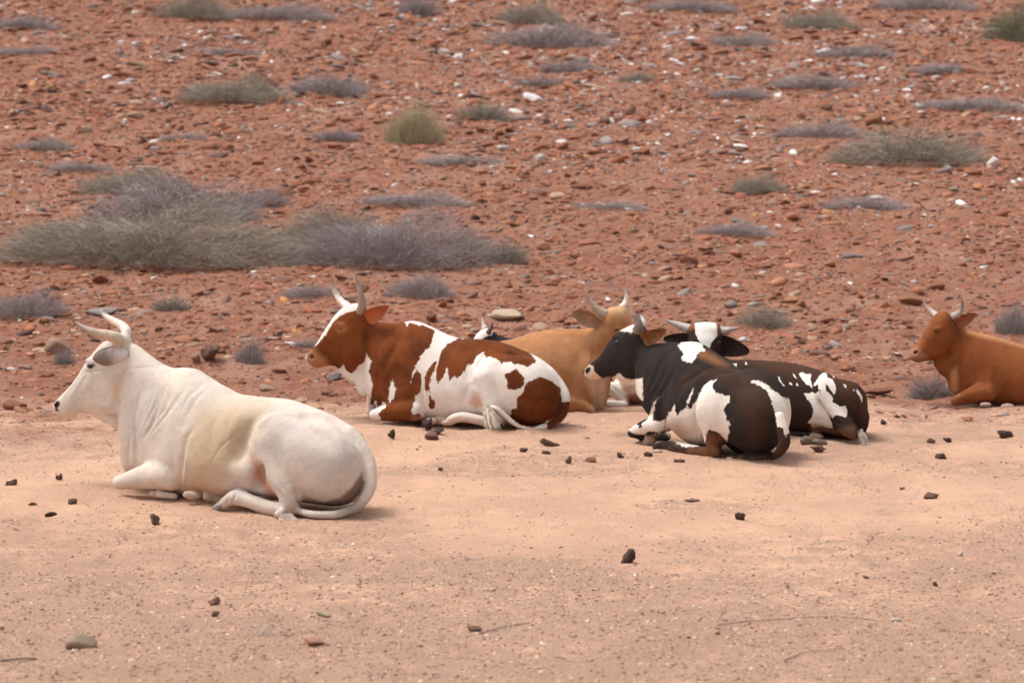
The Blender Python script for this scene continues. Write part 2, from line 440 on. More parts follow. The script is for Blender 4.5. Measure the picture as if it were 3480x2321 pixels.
def add_horn(bst, root, org, pts, mat):
    Q = []
    for (X, Y, wv, r) in pts:
        D = bst.mid(X) + wv; Q.append((bst.pt(X, Y, wv), r / bst.ppm(D)))
    V, F = tube(Q, 14, 6); o = faces_mesh('horn', V, F, mat, root, org)
    m = (len(V) - 2) // 14; al = np.concatenate([np.repeat(np.linspace(0, 1, m), 14), [0, 1]])
    a = o.data.attributes.new('along', 'FLOAT', 'POINT'); a.data.foreach_set('value', al.astype(np.float32))
    return o
def add_ear(bst, root, org, base, tip, half, mats, cup=.5, droop=0., wb=0, wt=0, face=-1, blunt=.55, pk=.75):
    """leaf shaped cupped ear; face -1 opens its hollow towards the viewer"""
    B = bst.pt(*base, wb); Tp = bst.pt(*tip, wt); L = np.linalg.norm(Tp - B); a = unit(Tp - B)
    nrm = np.array([0., 1., 0.]); nrm = unit(nrm - (nrm @ a) * a); sd_ = np.cross(a, nrm); W = half / bst.ppm(B[1])
    nu, nv = 20, 12; V = []; th = .006
    for side in (0, 1):
        for i in range(nu + 1):
            u = i / nu
            wd = W * (math.sin(math.pi * min(u**pk, 1))**blunt * (1 - .25 * u) + .30 * (1 - u)**3)
            if i == nu: wd = .001
            for j in range(nv + 1):
                v = -1 + 2 * j / nv
                c = B + a * L * u + sd_ * wd * v + nrm * face * (abs(v)**2 * wd * cup - cup * .3 * wd)
                c = c + np.array([0, 0, -droop * L * u * u])
                e = th * (1 - v * v)**.5 * (1 if i < nu else 0) + .0015
                V.append(c - nrm * face * e * (0 if side == 0 else 1))
    F = []; S = (nu + 1) * (nv + 1)
    for side in (0, 1):
        for i in range(nu):
            for j in range(nv):
                q = [side * S + i * (nv + 1) + j, side * S + (i + 1) * (nv + 1) + j, side * S + (i + 1) * (nv + 1) + j + 1, side * S + i * (nv + 1) + j + 1]
                F.append(q if side == 0 else q[::-1])
    for i in range(nu):
        for j in (0, nv):
            q = [i * (nv + 1) + j, (i + 1) * (nv + 1) + j, S + (i + 1) * (nv + 1) + j, S + i * (nv + 1) + j]
            F.append(q)
    for j in range(nv):
        for i in (0, nu):
            F.append([i * (nv + 1) + j, i * (nv + 1) + j + 1, S + i * (nv + 1) + j + 1, S + i * (nv + 1) + j])
    o = faces_mesh('ear', V, F, list(mats), root, org)
    al = np.tile(np.repeat(np.linspace(0, 1, nu + 1), nv + 1), 2); q = o.data.attributes.new('along', 'FLOAT', 'POINT'); q.data.foreach_set('value', al.astype(np.float32))
    nf = nu * nv
    for k, p in enumerate(o.data.polygons): p.material_index = 0 if k < nf else 1
    return o
def blob(name, c, r, mat, root, org, rot=(0, 0, 0), seed=0, n=3, flat=0., rough=.0):
    import bmesh
    bm = bmesh.new(); bmesh.ops.create_icosphere(bm, subdivisions=n, radius=1)
    rg = np.random.default_rng(seed); ph = rg.random(9) * 6
    from mathutils import Euler
    E = Euler(rot).to_matrix()
    for v in bm.verts:
        x, y, z = v.co
        k = 1 + rough * (math.sin(3 * x + ph[0]) * math.sin(2.6 * y + ph[1]) + .6 * math.sin(6 * z + ph[2] + 3 * x) + .4 * math.sin(9 * y + ph[3]))
        v.co = E @ Vector((x * r[0] * k, y * r[1] * k, max(z, -1 + flat) * r[2] * k))
        v.co += Vector(c) - Vector(org)
    me = bpy.data.meshes.new(name); bm.to_mesh(me); bm.free(); me.materials.append(mat)
    for p in me.polygons: p.use_smooth = True
    o = bpy.data.objects.new(name, me); COL.objects.link(o)
    if root: o.parent = root
    return o

M_EYE = NT('dark_eye'); M_EYE.b.inputs['Specular IOR Level'].default_value = .6; M_EYE = M_EYE.done((.010, .007, .005), .3)
M_HOOF = simple('pale_hoof', (.42, .30, .23), .55, .2, 30)
M_HOOFG = simple('grey_hoof', (.30, .25, .23), .6, .2, 30)
M_HOOFD = simple('dark_hoof', (.14, .095, .07), .55, .3, 30)

def build(bst, name, label, base, layers, h=.007, creases=(), eyes=(), org=None, cat='cow', tint=None, dirt=.1, disp=()):
    V, F = bst.polygonise(h)
    P = proj(V); Q = np.stack([(P[:, 0] - bst.ox) * bst.sc, (P[:, 1] - bst.oy) * bst.sc], 1); ppm = bst.ppm(V[:, 1])
    N = normals(V, F); face = sm(-.05, .35, -(N @ unit(np.array([0, CP, -SP]))))
    dn = np.zeros(len(V))
    for pts, wd, dp in creases:                         # folds of skin pressed into (or raised from) the hide
        L = len(pts) - 1; best = np.full(len(V), 1e9); bt = np.zeros(len(V))
        for i in range(L):
            d, t = seg_dist(Q, pts[i], pts[i + 1]); k = d < best
            best[k] = d[k]; bt[k] = (i + t[k]) / L
        x = best / ppm / wd
        dn += dp * np.exp(-x * x) * np.clip(np.sin(math.pi * np.clip(bt, .02, .98)), 0, 1)**.6
    V = V - N * (dn * face)[:, None]
    attrs = {}
    for i, L in enumerate(layers):
        d = np.full(len(V), -1e9)
        for p in L['polys']: d = np.maximum(d, poly_sd(Q, p))
        for p in L.get('holes', ()): d = np.minimum(d, -poly_sd(Q, p))
        attrs['coat%d' % i] = np.clip(d / ppm, -.5, .5)
    if org is None: org = np.array([V[:, 0].mean(), V[:, 1].mean(), 0.])
    root = empty(name, org, label, cat)
    mat = coat_material(name + '_coat', base, layers, tint, dirt)
    mesh_np('body', V, F, mat, root, org, attrs=attrs)
    for (X, Y, r) in eyes:
        p = bst.surf(X, Y); rm = r / bst.ppm(p[1])
        blob('eye', p + np.array([0, rm * .45, 0]), (rm * 1.45, rm * .7, rm * .75), M_EYE, root, org, rot=(0, R(-8), 0))
        if hasattr(bst, 'hs'):
            a3, sd_ = bst.hs; q = p - 2 * ((p - a3) @ sd_) * sd_
            blob('eye', q - np.array([0, rm * .45, 0]), (rm * 1.25, rm * .8, rm * .85), M_EYE, root, org)
    print('%s: %d verts %.1fs' % (name, len(V), time.time() - T0))
    return root, org

def strands(name, starts, mat, root, org, n=60, length=.2, down=1., spread=.4, width=.004, seed=1, aim=(0, 0, -1)):
    rg = np.random.default_rng(seed); V = []; F = []
    for i in range(n):
        s0, s1 = starts; p = s0 + (s1 - s0) * rg.random() + rg.normal(0, .012, 3)
        d = unit(np.array(aim, float) + rg.normal(0, spread, 3)); L = length * (.5 + .7 * rg.random()); sd_ = unit(np.cross(d, [.2, 1, .1]))
        for k in range(5):
            t = k / 4; c = p + d * L * t + np.array([0, 0, -.25 * L * t * t * down]); c[2] = max(c[2], .006)
            wv = width * (1 - t * .8); V += [c - sd_ * wv, c + sd_ * wv]
            if k: b = len(V) - 4; F.append((b, b + 1, b + 3, b + 2))
    return faces_mesh(name, V, F, mat, root, org)

# ================================================================== 1  the white cow, nearest, lying on the left
def white_cow():
    b = Beast(150, 1020, 1.959, 1540, 19.22, -.00065)
    T = b.torso([(508, 820, 1000, .02), (525, 560, 1070, .05), (545, 300, 1110, .08), (600, 292, 1130, .11), (700, 362, 1160, .155), (800, 430, 1230, .20),
                 (870, 452, 1270, .23), (940, 449, 1290, .25), (1000, 457, 1300, .265), (1050, 489, 1305, .28), (1150, 556, 1310, .31),
                 (1300, 628, 1310, .34), (1450, 645, 1310, .35), (1600, 660, 1320, .34), (1720, 698, 1330, .32), (1850, 748, 1350, .30),
                 (1950, 800, 1365, .27), (2050, 868, 1345, .22), (2100, 950, 1290, .15), (2124, 1060, 1190, .05)], 2.2, .16)
    b.group(0, T)
    b.group(.05, b.ell(790, 900, -.15, 150, 290, .12, 12), (.08, b.ell(860, 1080, -.20, 120, 150, .12, 0)))        # shoulder, upper arm
    hd = b.head((600, 420), (75, 720), [(0, 150, -120, .07), (30, 196, -160, .085), (75, 218, -200, .10), (121, 228, -235, .112), (190, 206, -258, .115), (254, 178, -255, .11), (320, 142, -210, .092),
                 (383, 108, -168, .076), (430, 86, -132, .066), (476, 70, -110, .062), (534, 50, -106, .066), (575, 36, -78, .058), (598, 20, -42, .04), (610, 0, -8, .01)])
    b.group(.045, hd)
    b.group(.05, b.chain([(500, 270, 0, 45), (530, 262, 0, 40)], stretch=1.6))                                        # poll
    b.group(.02, b.ell(322, 412, -.100, 56, 20, .022, -10))                                                            # brow
    b.group(.03, b.ell(440, 640, -.09, 110, 130, .035, 30))                                                           # cheek
    b.group(.03, b.ell(420, 770, .0, 110, 50, .03, -12), (.04, b.ell(490, 800, .0, 55, 70, .03, 0)))                  # throat dewlap
    b.group(.03, b.ell(560, 1000, -.03, 48, 150, .04, 0))                                                             # brisket fold
    # near hind quarter
    b.group(.016, b.ell(1810, 1060, -.22, 325, 262, .20, -18), (.10, b.ell(1545, 935, -.25, 170, 170, .13, 20)), (.1, b.ell(1960, 1160, -.15, 170, 190, .2)))
    b.group(.045, b.chain([(1500, 960, -.30, 110), (1590, 1170, -.34, 105), (1640, 1300, -.36, 82), (1610, 1400, -.37, 50)], .05, 1))
    b.group(.015, b.chain([(1600, 1400, -.36, 56), (1480, 1378, -.38, 50), (1370, 1335, -.40, 50), (1290, 1312, -.40, 56), (1240, 1325, -.40, 44), (1200, 1352, -.41, 37)], .03))
    b.group(.02, b.chain([(1480, 1290, -.2, 60), (1340, 1240, -.2, 80), (1400, 1100, -.24, 70)], .05))              # flank skin
    # forelegs
    b.group(.03, b.chain([(500, 1212, -.22, 46), (560, 1200, -.23, 58), (680, 1175, -.26, 84), (800, 1165, -.28, 98), (850, 1190, -.28, 78)], .04))
    b.group(.01, b.chain([(760, 1290, -.30, 27), (870, 1305, -.26, 22)], .02))
    b.group(.01, b.chain([(560, 1210, .15, 46), (700, 1170, .18, 80), (850, 1190, .2, 80)], .04))
    b.group(.01, b.chain([(1080, 1305, -.28, 30), (1150, 1318, -.2, 40), (1300, 1310, -.1, 50)], .02))
    # tail
    b.group(.035, b.chain([(2040, 880, .0, 40), (2115, 985, 0, 46), (2168, 1110, -.02, 46), (2174, 1220, -.06, 43), (2128, 1325, -.12, 38), (2040, 1396, None, 33), (1930, 1428, None, 28), (1800, 1426, None, 25),
                           (1690, 1402, None, 23), (1610, 1396, None, 23), (1560, 1425, None, 27)], .03))
    b.cut(.10, b.ell(1300, 900, -.425, 66, 180, .085, -12)); b.cut(.05, b.ell(1440, 1180, -.385, 42, 110, .07, -30)); b.cut(.09, b.ell(1800, 900, -.475, 170, 70, .10, -20))
    b.cut(.012, b.ell(88, 694, -.055, 17, 25, .03, -35))
    W = (.68, .578, .485)
    layers = [
        dict(polys=[[(960, 900), (1050, 720), (1250, 680), (1480, 700), (1420, 800), (1370, 900), (1330, 1050), (1240, 1180), (1100, 1240), (960, 1280), (930, 1100)]], col=(.48, .345, .22), soft=.14, amt=.9),  # tan mottling of the flank, also painting in the warm belly shade
        dict(polys=[[(900, 1200), (1010, 1210), (1150, 1250), (1210, 1310), (1180, 1340), (960, 1330)], [(440, 560), (520, 480), (500, 700), (420, 660)], [(1080, 1290), (1160, 1290), (1160, 1420), (1080, 1420)]], col=(.52, .33, .20), soft=.06, amt=.6),
        dict(polys=[[(1450, 820), (1700, 790), (1720, 900), (1900, 960), (2080, 1020), (2080, 1160), (1900, 1150), (1700, 1080), (1500, 1080), (1420, 960)],
                    [(560, 500), (760, 500), (820, 620), (700, 900), (580, 980)], [(180, 600), (260, 560), (330, 430), (290, 620), (220, 690)]], col=(.37, .32, .30), soft=.09, amt=.5, rag=.25),
        dict(polys=[[(1390, 1060), (1420, 1090), (1530, 1290), (1530, 1330), (1480, 1290), (1400, 1170)]], col=(.60, .25, .15), soft=.03, amt=.8, rag=.01), dict(polys=[[(1380, 1100), (1470, 1280), (1400, 1290), (1200, 1280), (1300, 1180)]], col=(.62, .52, .52), soft=.05, amt=.6),
        dict(polys=[[(2122, 1150), (2134, 1210), (2110, 1285), (2040, 1350), (1970, 1390), (1860, 1402), (1740, 1392), (1690, 1340), (1760, 1340), (1870, 1345), (1970, 1315), (2050, 1245), (2095, 1180)]], col=(.17, .115, .095), soft=.015, amt=.9),  # painted shade in the hollow between rump and tail
        dict(polys=[[(64, 690), (100, 668), (108, 690), (90, 720), (100, 745), (75, 735)]], col=(.05, .035, .035), soft=.008, rag=.01),
        dict(polys=[[(290, 440), (325, 412), (352, 432), (335, 450), (290, 456)]], col=(.14, .10, .09), soft=.01, amt=.7, rag=.01),
    ]
    cr = []
    for x0, y0, x1, y1, x2, y2 in [(850, 480, 760, 700, 690, 900), (870, 560, 800, 730, 640, 930), (800, 560, 740, 700, 640, 880), (900, 620, 800, 780, 700, 900), (740, 600, 690, 720, 610, 900),
                                   (690, 660, 650, 760, 620, 860), (950, 570, 870, 690, 790, 800), (1060, 560, 960, 640, 900, 760), (1110, 570, 1010, 660, 930, 790), (655, 560, 620, 700, 600, 800), (780, 690, 720, 820, 650, 950)]:
        cr.append(([(x0, y0), (x1, y1), (x2, y2)], .011, .0045 + .0035 * ((x0 * 7 + y1) % 5) / 4))
    cr += [([(1000, 840), (950, 920), (925, 1060), (915, 1200)], .018, .014), ([(965, 880), (945, 1000), (935, 1150), (930, 1260)], .012, -.007),
           ([(600, 780), (600, 900), (610, 1000), (615, 1110)], .016, .012), ([(560, 760), (570, 900), (560, 1020), (570, 1110)], .014, .009),
           ([(560, 380), (520, 520), (490, 650), (500, 760)], .03, .010), ([(110, 766), (160, 768), (215, 742)], .007, .006),
           ([(1380, 1150), (1250, 1220), (1120, 1290)], .04, -.006), ([(1100, 1100), (1180, 970), (1290, 880)], .012, .004),
           ([(1530, 1240), (1580, 1300), (1640, 1360)], .012, .008), ([(1660, 1240), (1690, 1300), (1700, 1370)], .012, .010), ([(1560, 1200), (1600, 1260), (1660, 1320)], .012, .006),
           ([(1500, 1060), (1620, 880), (1730, 830)], .05, .005), ([(1690, 780), (1740, 800), (1800, 900), (1880, 950)], .03, .007), ([(1290, 400), (260, 480), (210, 560)], .01, .003),
           ([(300, 465), (270, 520), (200, 640)], .02, .005), ([(1980, 1000), (2060, 1080), (2110, 1180)], .03, .006), ([(1268, 1365), (1256, 1335), (1275, 1290)], .010, .010), ([(1215, 1375), (1220, 1345), (1225, 1320)], .008, .006),
           ([(2090, 1040), (2118, 1130), (2120, 1200)], .012, .012),
           ([(1385, 1060), (1378, 960), (1420, 850), (1500, 775), (1620, 755)], .017, -.015), ([(1330, 1080), (1325, 960), (1375, 830), (1470, 735)], .030, .016), ([(1640, 760), (1740, 745), (1850, 760), (1960, 830)], .022, -.010), ([(1560, 850), (1700, 830), (1850, 900)], .05, .012),
           ([(1880, 780), (2000, 860), (2080, 960)], .035, .008), ([(1300, 640), (1500, 652), (1700, 700)], .02, -.006), ([(1180, 720), (1120, 850), (1100, 1000)], .02, .005), ([(1270, 720), (1210, 860), (1190, 1030)], .02, .005), ([(1000, 640), (960, 760), (900, 870)], .04, .008),
           ([(250, 470), (200, 570), (130, 660)], .012, .004), ([(380, 470), (430, 600), (430, 720)], .04, .008), ([(340, 720), (420, 700), (470, 620)], .03, -.006)]
    root, org = build(b, 'cow', 'large white zebu cow with forward curving horns lying nearest on the sand at left', W, layers, .0065, cr, eyes=[(322, 436, 27)], tint=(.57, .50, .445))
    hm = horn_material('white_cow_horn', (.62, .47, .36), (.20, .15, .12))
    add_horn(b, root, org, [(484, 305, -.07, 34), (494, 262, -.11, 41), (440, 238, -.17, 37), (340, 218, -.24, 30), (255, 180, -.27, 18), (207, 142, -.26, 4)], hm)
    hm2 = horn_material('white_cow_horn_pale', (.70, .56, .47), (.58, .46, .40))
    add_horn(b, root, org, [(530, 262, .07, 34), (548, 212, .12, 35), (520, 172, .17, 30), (450, 132, .22, 23), (395, 95, .23, 14), (375, 64, .22, 5)], hm2)
    e1 = simple('white_cow_ear', (.62, .56, .53), .8, .15, 12); em = NT('white_cow_ear_grey'); ea = em.n('ShaderNodeAttribute'); ea.attribute_name = 'along'; en = em.noise(14, 4, .6)
    ec = em.mix(em.rng(em.math('ADD', ea.outputs['Fac'], em.math('MULTIPLY', em.math('SUBTRACT', en, .5), .5)), .25, .62), (.58, .51, .47), (.21, .165, .14)); em.bump(en, .5, .006); e2 = em.done(ec, .85)
    o = add_ear(b, root, org, (560, 365), (322, 388), 74, (e1, e2), cup=.5, wb=-.09, wt=-.21, face=1, blunt=.5, pk=1.25, droop=.012)
    add_ear(b, root, org, (500, 345), (440, 330), 60, (e1, e1), cup=.4, wb=.10, wt=.26, face=1)
    for (X, Y, rx, ry, rz, rt) in ((985, 1298, 60, 30, .035, 6), (1165, 1368, 50, 26, .035, 35)):
        pm = 1 / b.ppm(19.2); p = b.pt(X, Y, None, ry * .75 * pm) if X > 1100 else b.pt(X, Y, -.37); blob('hoof', p, (rx * pm, rz, ry * pm), M_HOOF if X < 1100 else M_HOOFG, root, org, rot=(0, R(-rt if rt > 20 else rt), 0), rough=.06)
    p = b.pt(735, 1288, -.31); blob('hoof', p, (.034, .03, .026), M_HOOF, root, org, rough=.05)
    hair = simple('white_tail_hair', (.68, .60, .50), .9, .2, 30)
    strands('tail_tuft', (b.pt(1560, 1430, None, .03), b.pt(1640, 1430, None, .03)), hair, root, org, 60, .09, .6, .2, .003, 4, aim=(.6, -.3, -.7))
white_cow()

# ================================================================== 2  the red and white cow lying behind it
def pied_cow():
    b = Beast(980, 900, 2.351, 1700, 23.45, -.00032)
    T = b.torso([(598, 640, 960, .03), (640, 470, 1030, .08), (700, 456, 1110, .13), (780, 462, 1180, .17), (850, 468, 1220, .2), (930, 456, 1240, .23), (1000, 449, 1245, .26),
                 (1060, 464, 1250, .28), (1160, 508, 1255, .3), (1260, 558, 1255, .32), (1370, 588, 1255, .33), (1500, 595, 1258, .34), (1650, 608, 1262, .34), (1750, 640, 1270, .33),
                 (1850, 680, 1280, .31), (1950, 722, 1285, .28), (2050, 785, 1275, .23), (2120, 852, 1230, .18), (2165, 935, 1150, .12), (2185, 1020, 1090, .03)], 2.2, .15)
    b.group(0, T)
    b.group(.05, b.ell(860, 860, -.16, 130, 260, .10, 10), (.08, b.ell(930, 1050, -.2, 130, 140, .11)))
    b.group(.045, b.head((660, 470), (150, 740), [(0, 175, -140, .07), (30, 196, -180, .09), (60, 210, -215, .105), (131, 219, -262, .115), (200, 203, -282, .115), (255, 178, -282, .11),
                 (302, 153, -262, .10), (369, 115, -200, .085), (446, 68, -142, .07), (490, 48, -128, .065), (530, 36, -120, .066), (564, 22, -88, .056), (582, 8, -40, .035), (590, 0, -10, .01)]))
    b.group(.02, b.ell(425, 478, -.11, 50, 18, .025, -5))
    b.group(.03, b.ell(540, 640, -.10, 100, 150, .03, 20))
    b.group(.03, b.ell(500, 870, .0, 120, 55, .03, -30), (.04, b.ell(600, 950, .0, 60, 100, .035)))
    b.group(.016, b.ell(1860, 990, -.20, 300, 265, .19, -20), (.1, b.ell(1640, 870, -.22, 155, 155, .125, 20)), (.1, b.ell(2000, 1090, -.14, 160, 180, .19)))
    b.group(.03, b.chain([(1580, 900, -.30, 100), (1630, 1070, -.33, 85), (1650, 1170, -.35, 80), (1640, 1250, -.36, 45)], .05))
    b.group(.015, b.chain([(1620, 1262, -.34, 44), (1500, 1235, -.37, 40), (1390, 1215, -.39, 40), (1310, 1235, -.40, 38), (1268, 1262, -.40, 24)], .03))
    b.group(.02, b.chain([(1500, 1190, -.2, 60), (1400, 1130, -.22, 70)], .05))
    b.group(.03, b.chain([(690, 1198, -.24, 44), (740, 1190, -.25, 56), (860, 1170, -.27, 80), (980, 1165, -.28, 86), (1030, 1180, -.27, 62)], .04))
    b.group(.03, b.chain([(690, 980, .12, 66), (668, 1080, .16, 42), (660, 1165, .17, 38)], .03))
    b.group(.01, b.chain([(660, 1170, .16, 36), (760, 1200, .18, 50), (900, 1200, .2, 50)], .03))
    b.group(.01, b.chain([(1190, 1245, -.25, 28), (1300, 1250, -.2, 40)], .03))
    b.group(.03, b.chain([(2090, 860, 0, 40), (2165, 960, 0, 44), (2212, 1060, -.03, 42), (2196, 1170, -.07, 40), (2130, 1252, -.14, 35), (2040, 1298, None, 27), (1930, 1308, None, 21), (1820, 1275, -.38, 19),
                           (1730, 1205, -.42, 21), (1650, 1140, -.46, 17), (1600, 1130, -.46, 12)], .02))
    b.cut(.012, b.ell(190, 734, -.055, 20, 20, .03, 30))
    W = (.77, .69, .62)
    BR = [(150, 705), (240, 625), (300, 560), (345, 470), (400, 420), (470, 378), (520, 372), (545, 355), (600, 300), (740, 300), (930, 430), (932, 455), (942, 480), (950, 487), (965, 466), (985, 462), (1005, 466), (1025, 475), (1045, 490), (1070, 480),
          (1120, 500), (1168, 522), (1150, 600), (1130, 650), (1070, 710), (1030, 780), (1000, 840), (985, 900), (975, 945), (985, 915), (1000, 880), (1030, 845), (1060, 880), (1065, 960), (1050, 1020), (1020, 1040), (1000, 1100), (995, 1130), (978, 1165),
          (985, 1190), (1000, 1195), (1030, 1185), (1060, 1195), (1065, 1225), (1000, 1290), (750, 1290), (738, 1230), (722, 1190), (745, 1160), (780, 1135), (775, 1100), (755, 1095), (740, 1120), (712, 1125), (700, 1085), (672, 1115), (655, 1115),
          (662, 1050), (672, 950), (655, 880), (640, 855), (650, 800), (668, 770), (640, 745), (622, 708), (610, 770), (580, 790), (555, 820), (530, 850), (510, 866), (480, 860), (460, 830), (440, 795), (425, 815), (400, 828), (380, 832), (300, 850), (150, 850)]
    layers = [
        dict(polys=[BR, [(1370, 585), (1400, 592), (1450, 560), (1750, 560), (1880, 640), (1960, 740), (1980, 770), (1940, 795), (1905, 812), (1870, 800), (1840, 790), (1800, 785), (1780, 768), (1735, 770), (1700, 788), (1680, 760), (1640, 745), (1605, 730), (1580, 742), (1560, 722),
                          (1560, 705), (1500, 730), (1478, 780), (1430, 800), (1400, 855), (1375, 885), (1350, 905), (1330, 890), (1290, 922), (1280, 860), (1270, 815), (1250, 860), (1240, 900), (1215, 920), (1195, 955), (1178, 910), (1182, 830), (1205, 760), (1225, 690), (1262, 640), (1330, 600)],
                     [(1190, 765), (1170, 840), (1140, 900), (1120, 1000), (1100, 1025), (1085, 980), (1090, 890), (1120, 830), (1150, 790)],
                     [(1130, 1010), (1138, 1070), (1175, 1085), (1172, 1140), (1140, 1158), (1120, 1120)],
                     [(1770, 860), (1800, 835), (1830, 838), (1860, 870), (1885, 905), (1880, 960), (1850, 985), (1800, 1000), (1750, 985), (1748, 930), (1720, 875)],
                     [(1960, 912), (2000, 900), (2040, 902), (2100, 930), (2175, 985), (2180, 1090), (2160, 1180), (2100, 1240), (1950, 1300), (1850, 1285), (1775, 1210), (1785, 1155), (1830, 1140), (1828, 1060), (1870, 1030), (1890, 960), (1925, 935)],
                     [(2168, 1092), (2280, 1088), (2250, 1200), (2075, 1340), (2062, 1265), (2130, 1200)]],
             holes=[[(830, 922), (842, 935), (846, 970), (862, 975), (850, 1010), (838, 1065), (812, 1100), (795, 1070), (808, 1000), (815, 945)]],
             col=(.18, .050, .014), col2=(.105, .028, .009), soft=.003, rag=.075),
        dict(polys=[[(150, 700), (220, 690), (300, 760), (320, 800), (300, 850), (150, 850)], [(380, 480), (430, 465), (470, 500), (450, 530), (400, 540)]], col=(.46, .21, .10), soft=.035, amt=.7, rag=.02),
        dict(polys=[[(1480, 1010), (1530, 1050), (1560, 1120), (1500, 1140), (1450, 1110)]], col=(.62, .30, .18), soft=.03, amt=.7),
        dict(polys=[[(1000, 1220), (1300, 1200), (1640, 1230), (1640, 1350), (1000, 1350)]], col=(.55, .36, .24), soft=.05, amt=.55),
        dict(polys=[[(150, 722), (180, 700), (215, 712), (205, 745), (165, 760), (175, 790), (150, 770)]], col=(.40, .20, .16), soft=.012, amt=.8),
    ]
    cr = [([(900, 500), (830, 680), (730, 900), (740, 1060)], .03, .012), ([(640, 480), (622, 600), (640, 760)], .022, .010), ([(1475, 930), (1400, 1060), (1380, 1180)], .03, .006),
          ([(1560, 1160), (1640, 1200), (1700, 1290)], .012, .010), ([(1600, 1120), (1700, 1130), (1770, 1200)], .02, .010), ([(1470, 810), (1465, 900), (1490, 980)], .012, .008),
          ([(230, 800), (270, 805), (310, 795)], .006, .006), ([(1300, 1250), (1390, 1215), (1380, 1180)], .008, .005), ([(1085, 950), (1075, 1080), (1085, 1200)], .016, .010), ([(1130, 960), (1110, 1080), (1105, 1200)], .012, .006),
          ([(340, 600), (420, 700), (470, 780)], .03, .004), ([(2140, 1010), (2165, 1090), (2145, 1160)], .014, .012), ([(1475, 960), (1485, 830), (1550, 715), (1640, 700)], .016, -.010), ([(1430, 940), (1440, 820), (1500, 700)], .028, .013), ([(1650, 700), (1780, 690), (1900, 740)], .02, -.008), ([(1640, 800), (1800, 770), (1950, 850)], .05, .010), ([(930, 520), (880, 640), (800, 760)], .035, .010), ([(380, 560), (430, 660), (420, 760)], .03, .006)]
    root, org = build(b, 'cow', 'russet and white pied cow with upright horns lying behind the white one', W, layers, .0068, cr, eyes=[(425, 507, 15)], dirt=.06)
    hm = horn_material('dusky_horn', (.36, .27, .21), (.15, .11, .09))
    add_horn(b, root, org, [(572, 385, -.05, 40), (590, 310, -.10, 34), (576, 225, -.13, 23), (548, 145, -.12, 13), (538, 78, -.1, 4)], hm)
    hm2 = horn_material('ivory_horn_dark_tip', (.74, .64, .56), (.25, .20, .17))
    add_horn(b, root, org, [(490, 345, .06, 34), (430, 300, .12, 29), (378, 228, .15, 20), (352, 160, .14, 12), (345, 95, .12, 4)], hm2)
    e1 = simple('russet_ear', (.22, .065, .02), .8, .2, 12); e2 = simple('russet_ear_inner', (.36, .095, .035), .85, .2, 12)
    add_ear(b, root, org, (622, 435), (805, 330), 62, (e2, e1), cup=.45, wb=-.09, wt=-.12, face=-1, blunt=.6)
    add_ear(b, root, org, (600, 420), (520, 440), 50, (e1, e1), cup=.4, wb=.10, wt=.26, face=1)
    for (X, Y, rx, ry, wv) in ((1150, 1247, 52, 30, -.30), (1262, 1262, 36, 24, -.40)):
        p = b.pt(X, Y, wv); pm = 1 / b.ppm(p[1]); blob('hoof', p, (rx * pm, .035, ry * pm), M_HOOF, root, org, rough=.04)
    hair = simple('pied_tail_hair', (.72, .64, .54), .9, .2, 30)
    strands('tail_tuft', (b.pt(1600, 1130, -.47), b.pt(1560, 1160, -.46)), hair, root, org, 220, .17, .3, .22, .004, 5, aim=(.45, -.1, -.8))
pied_cow()

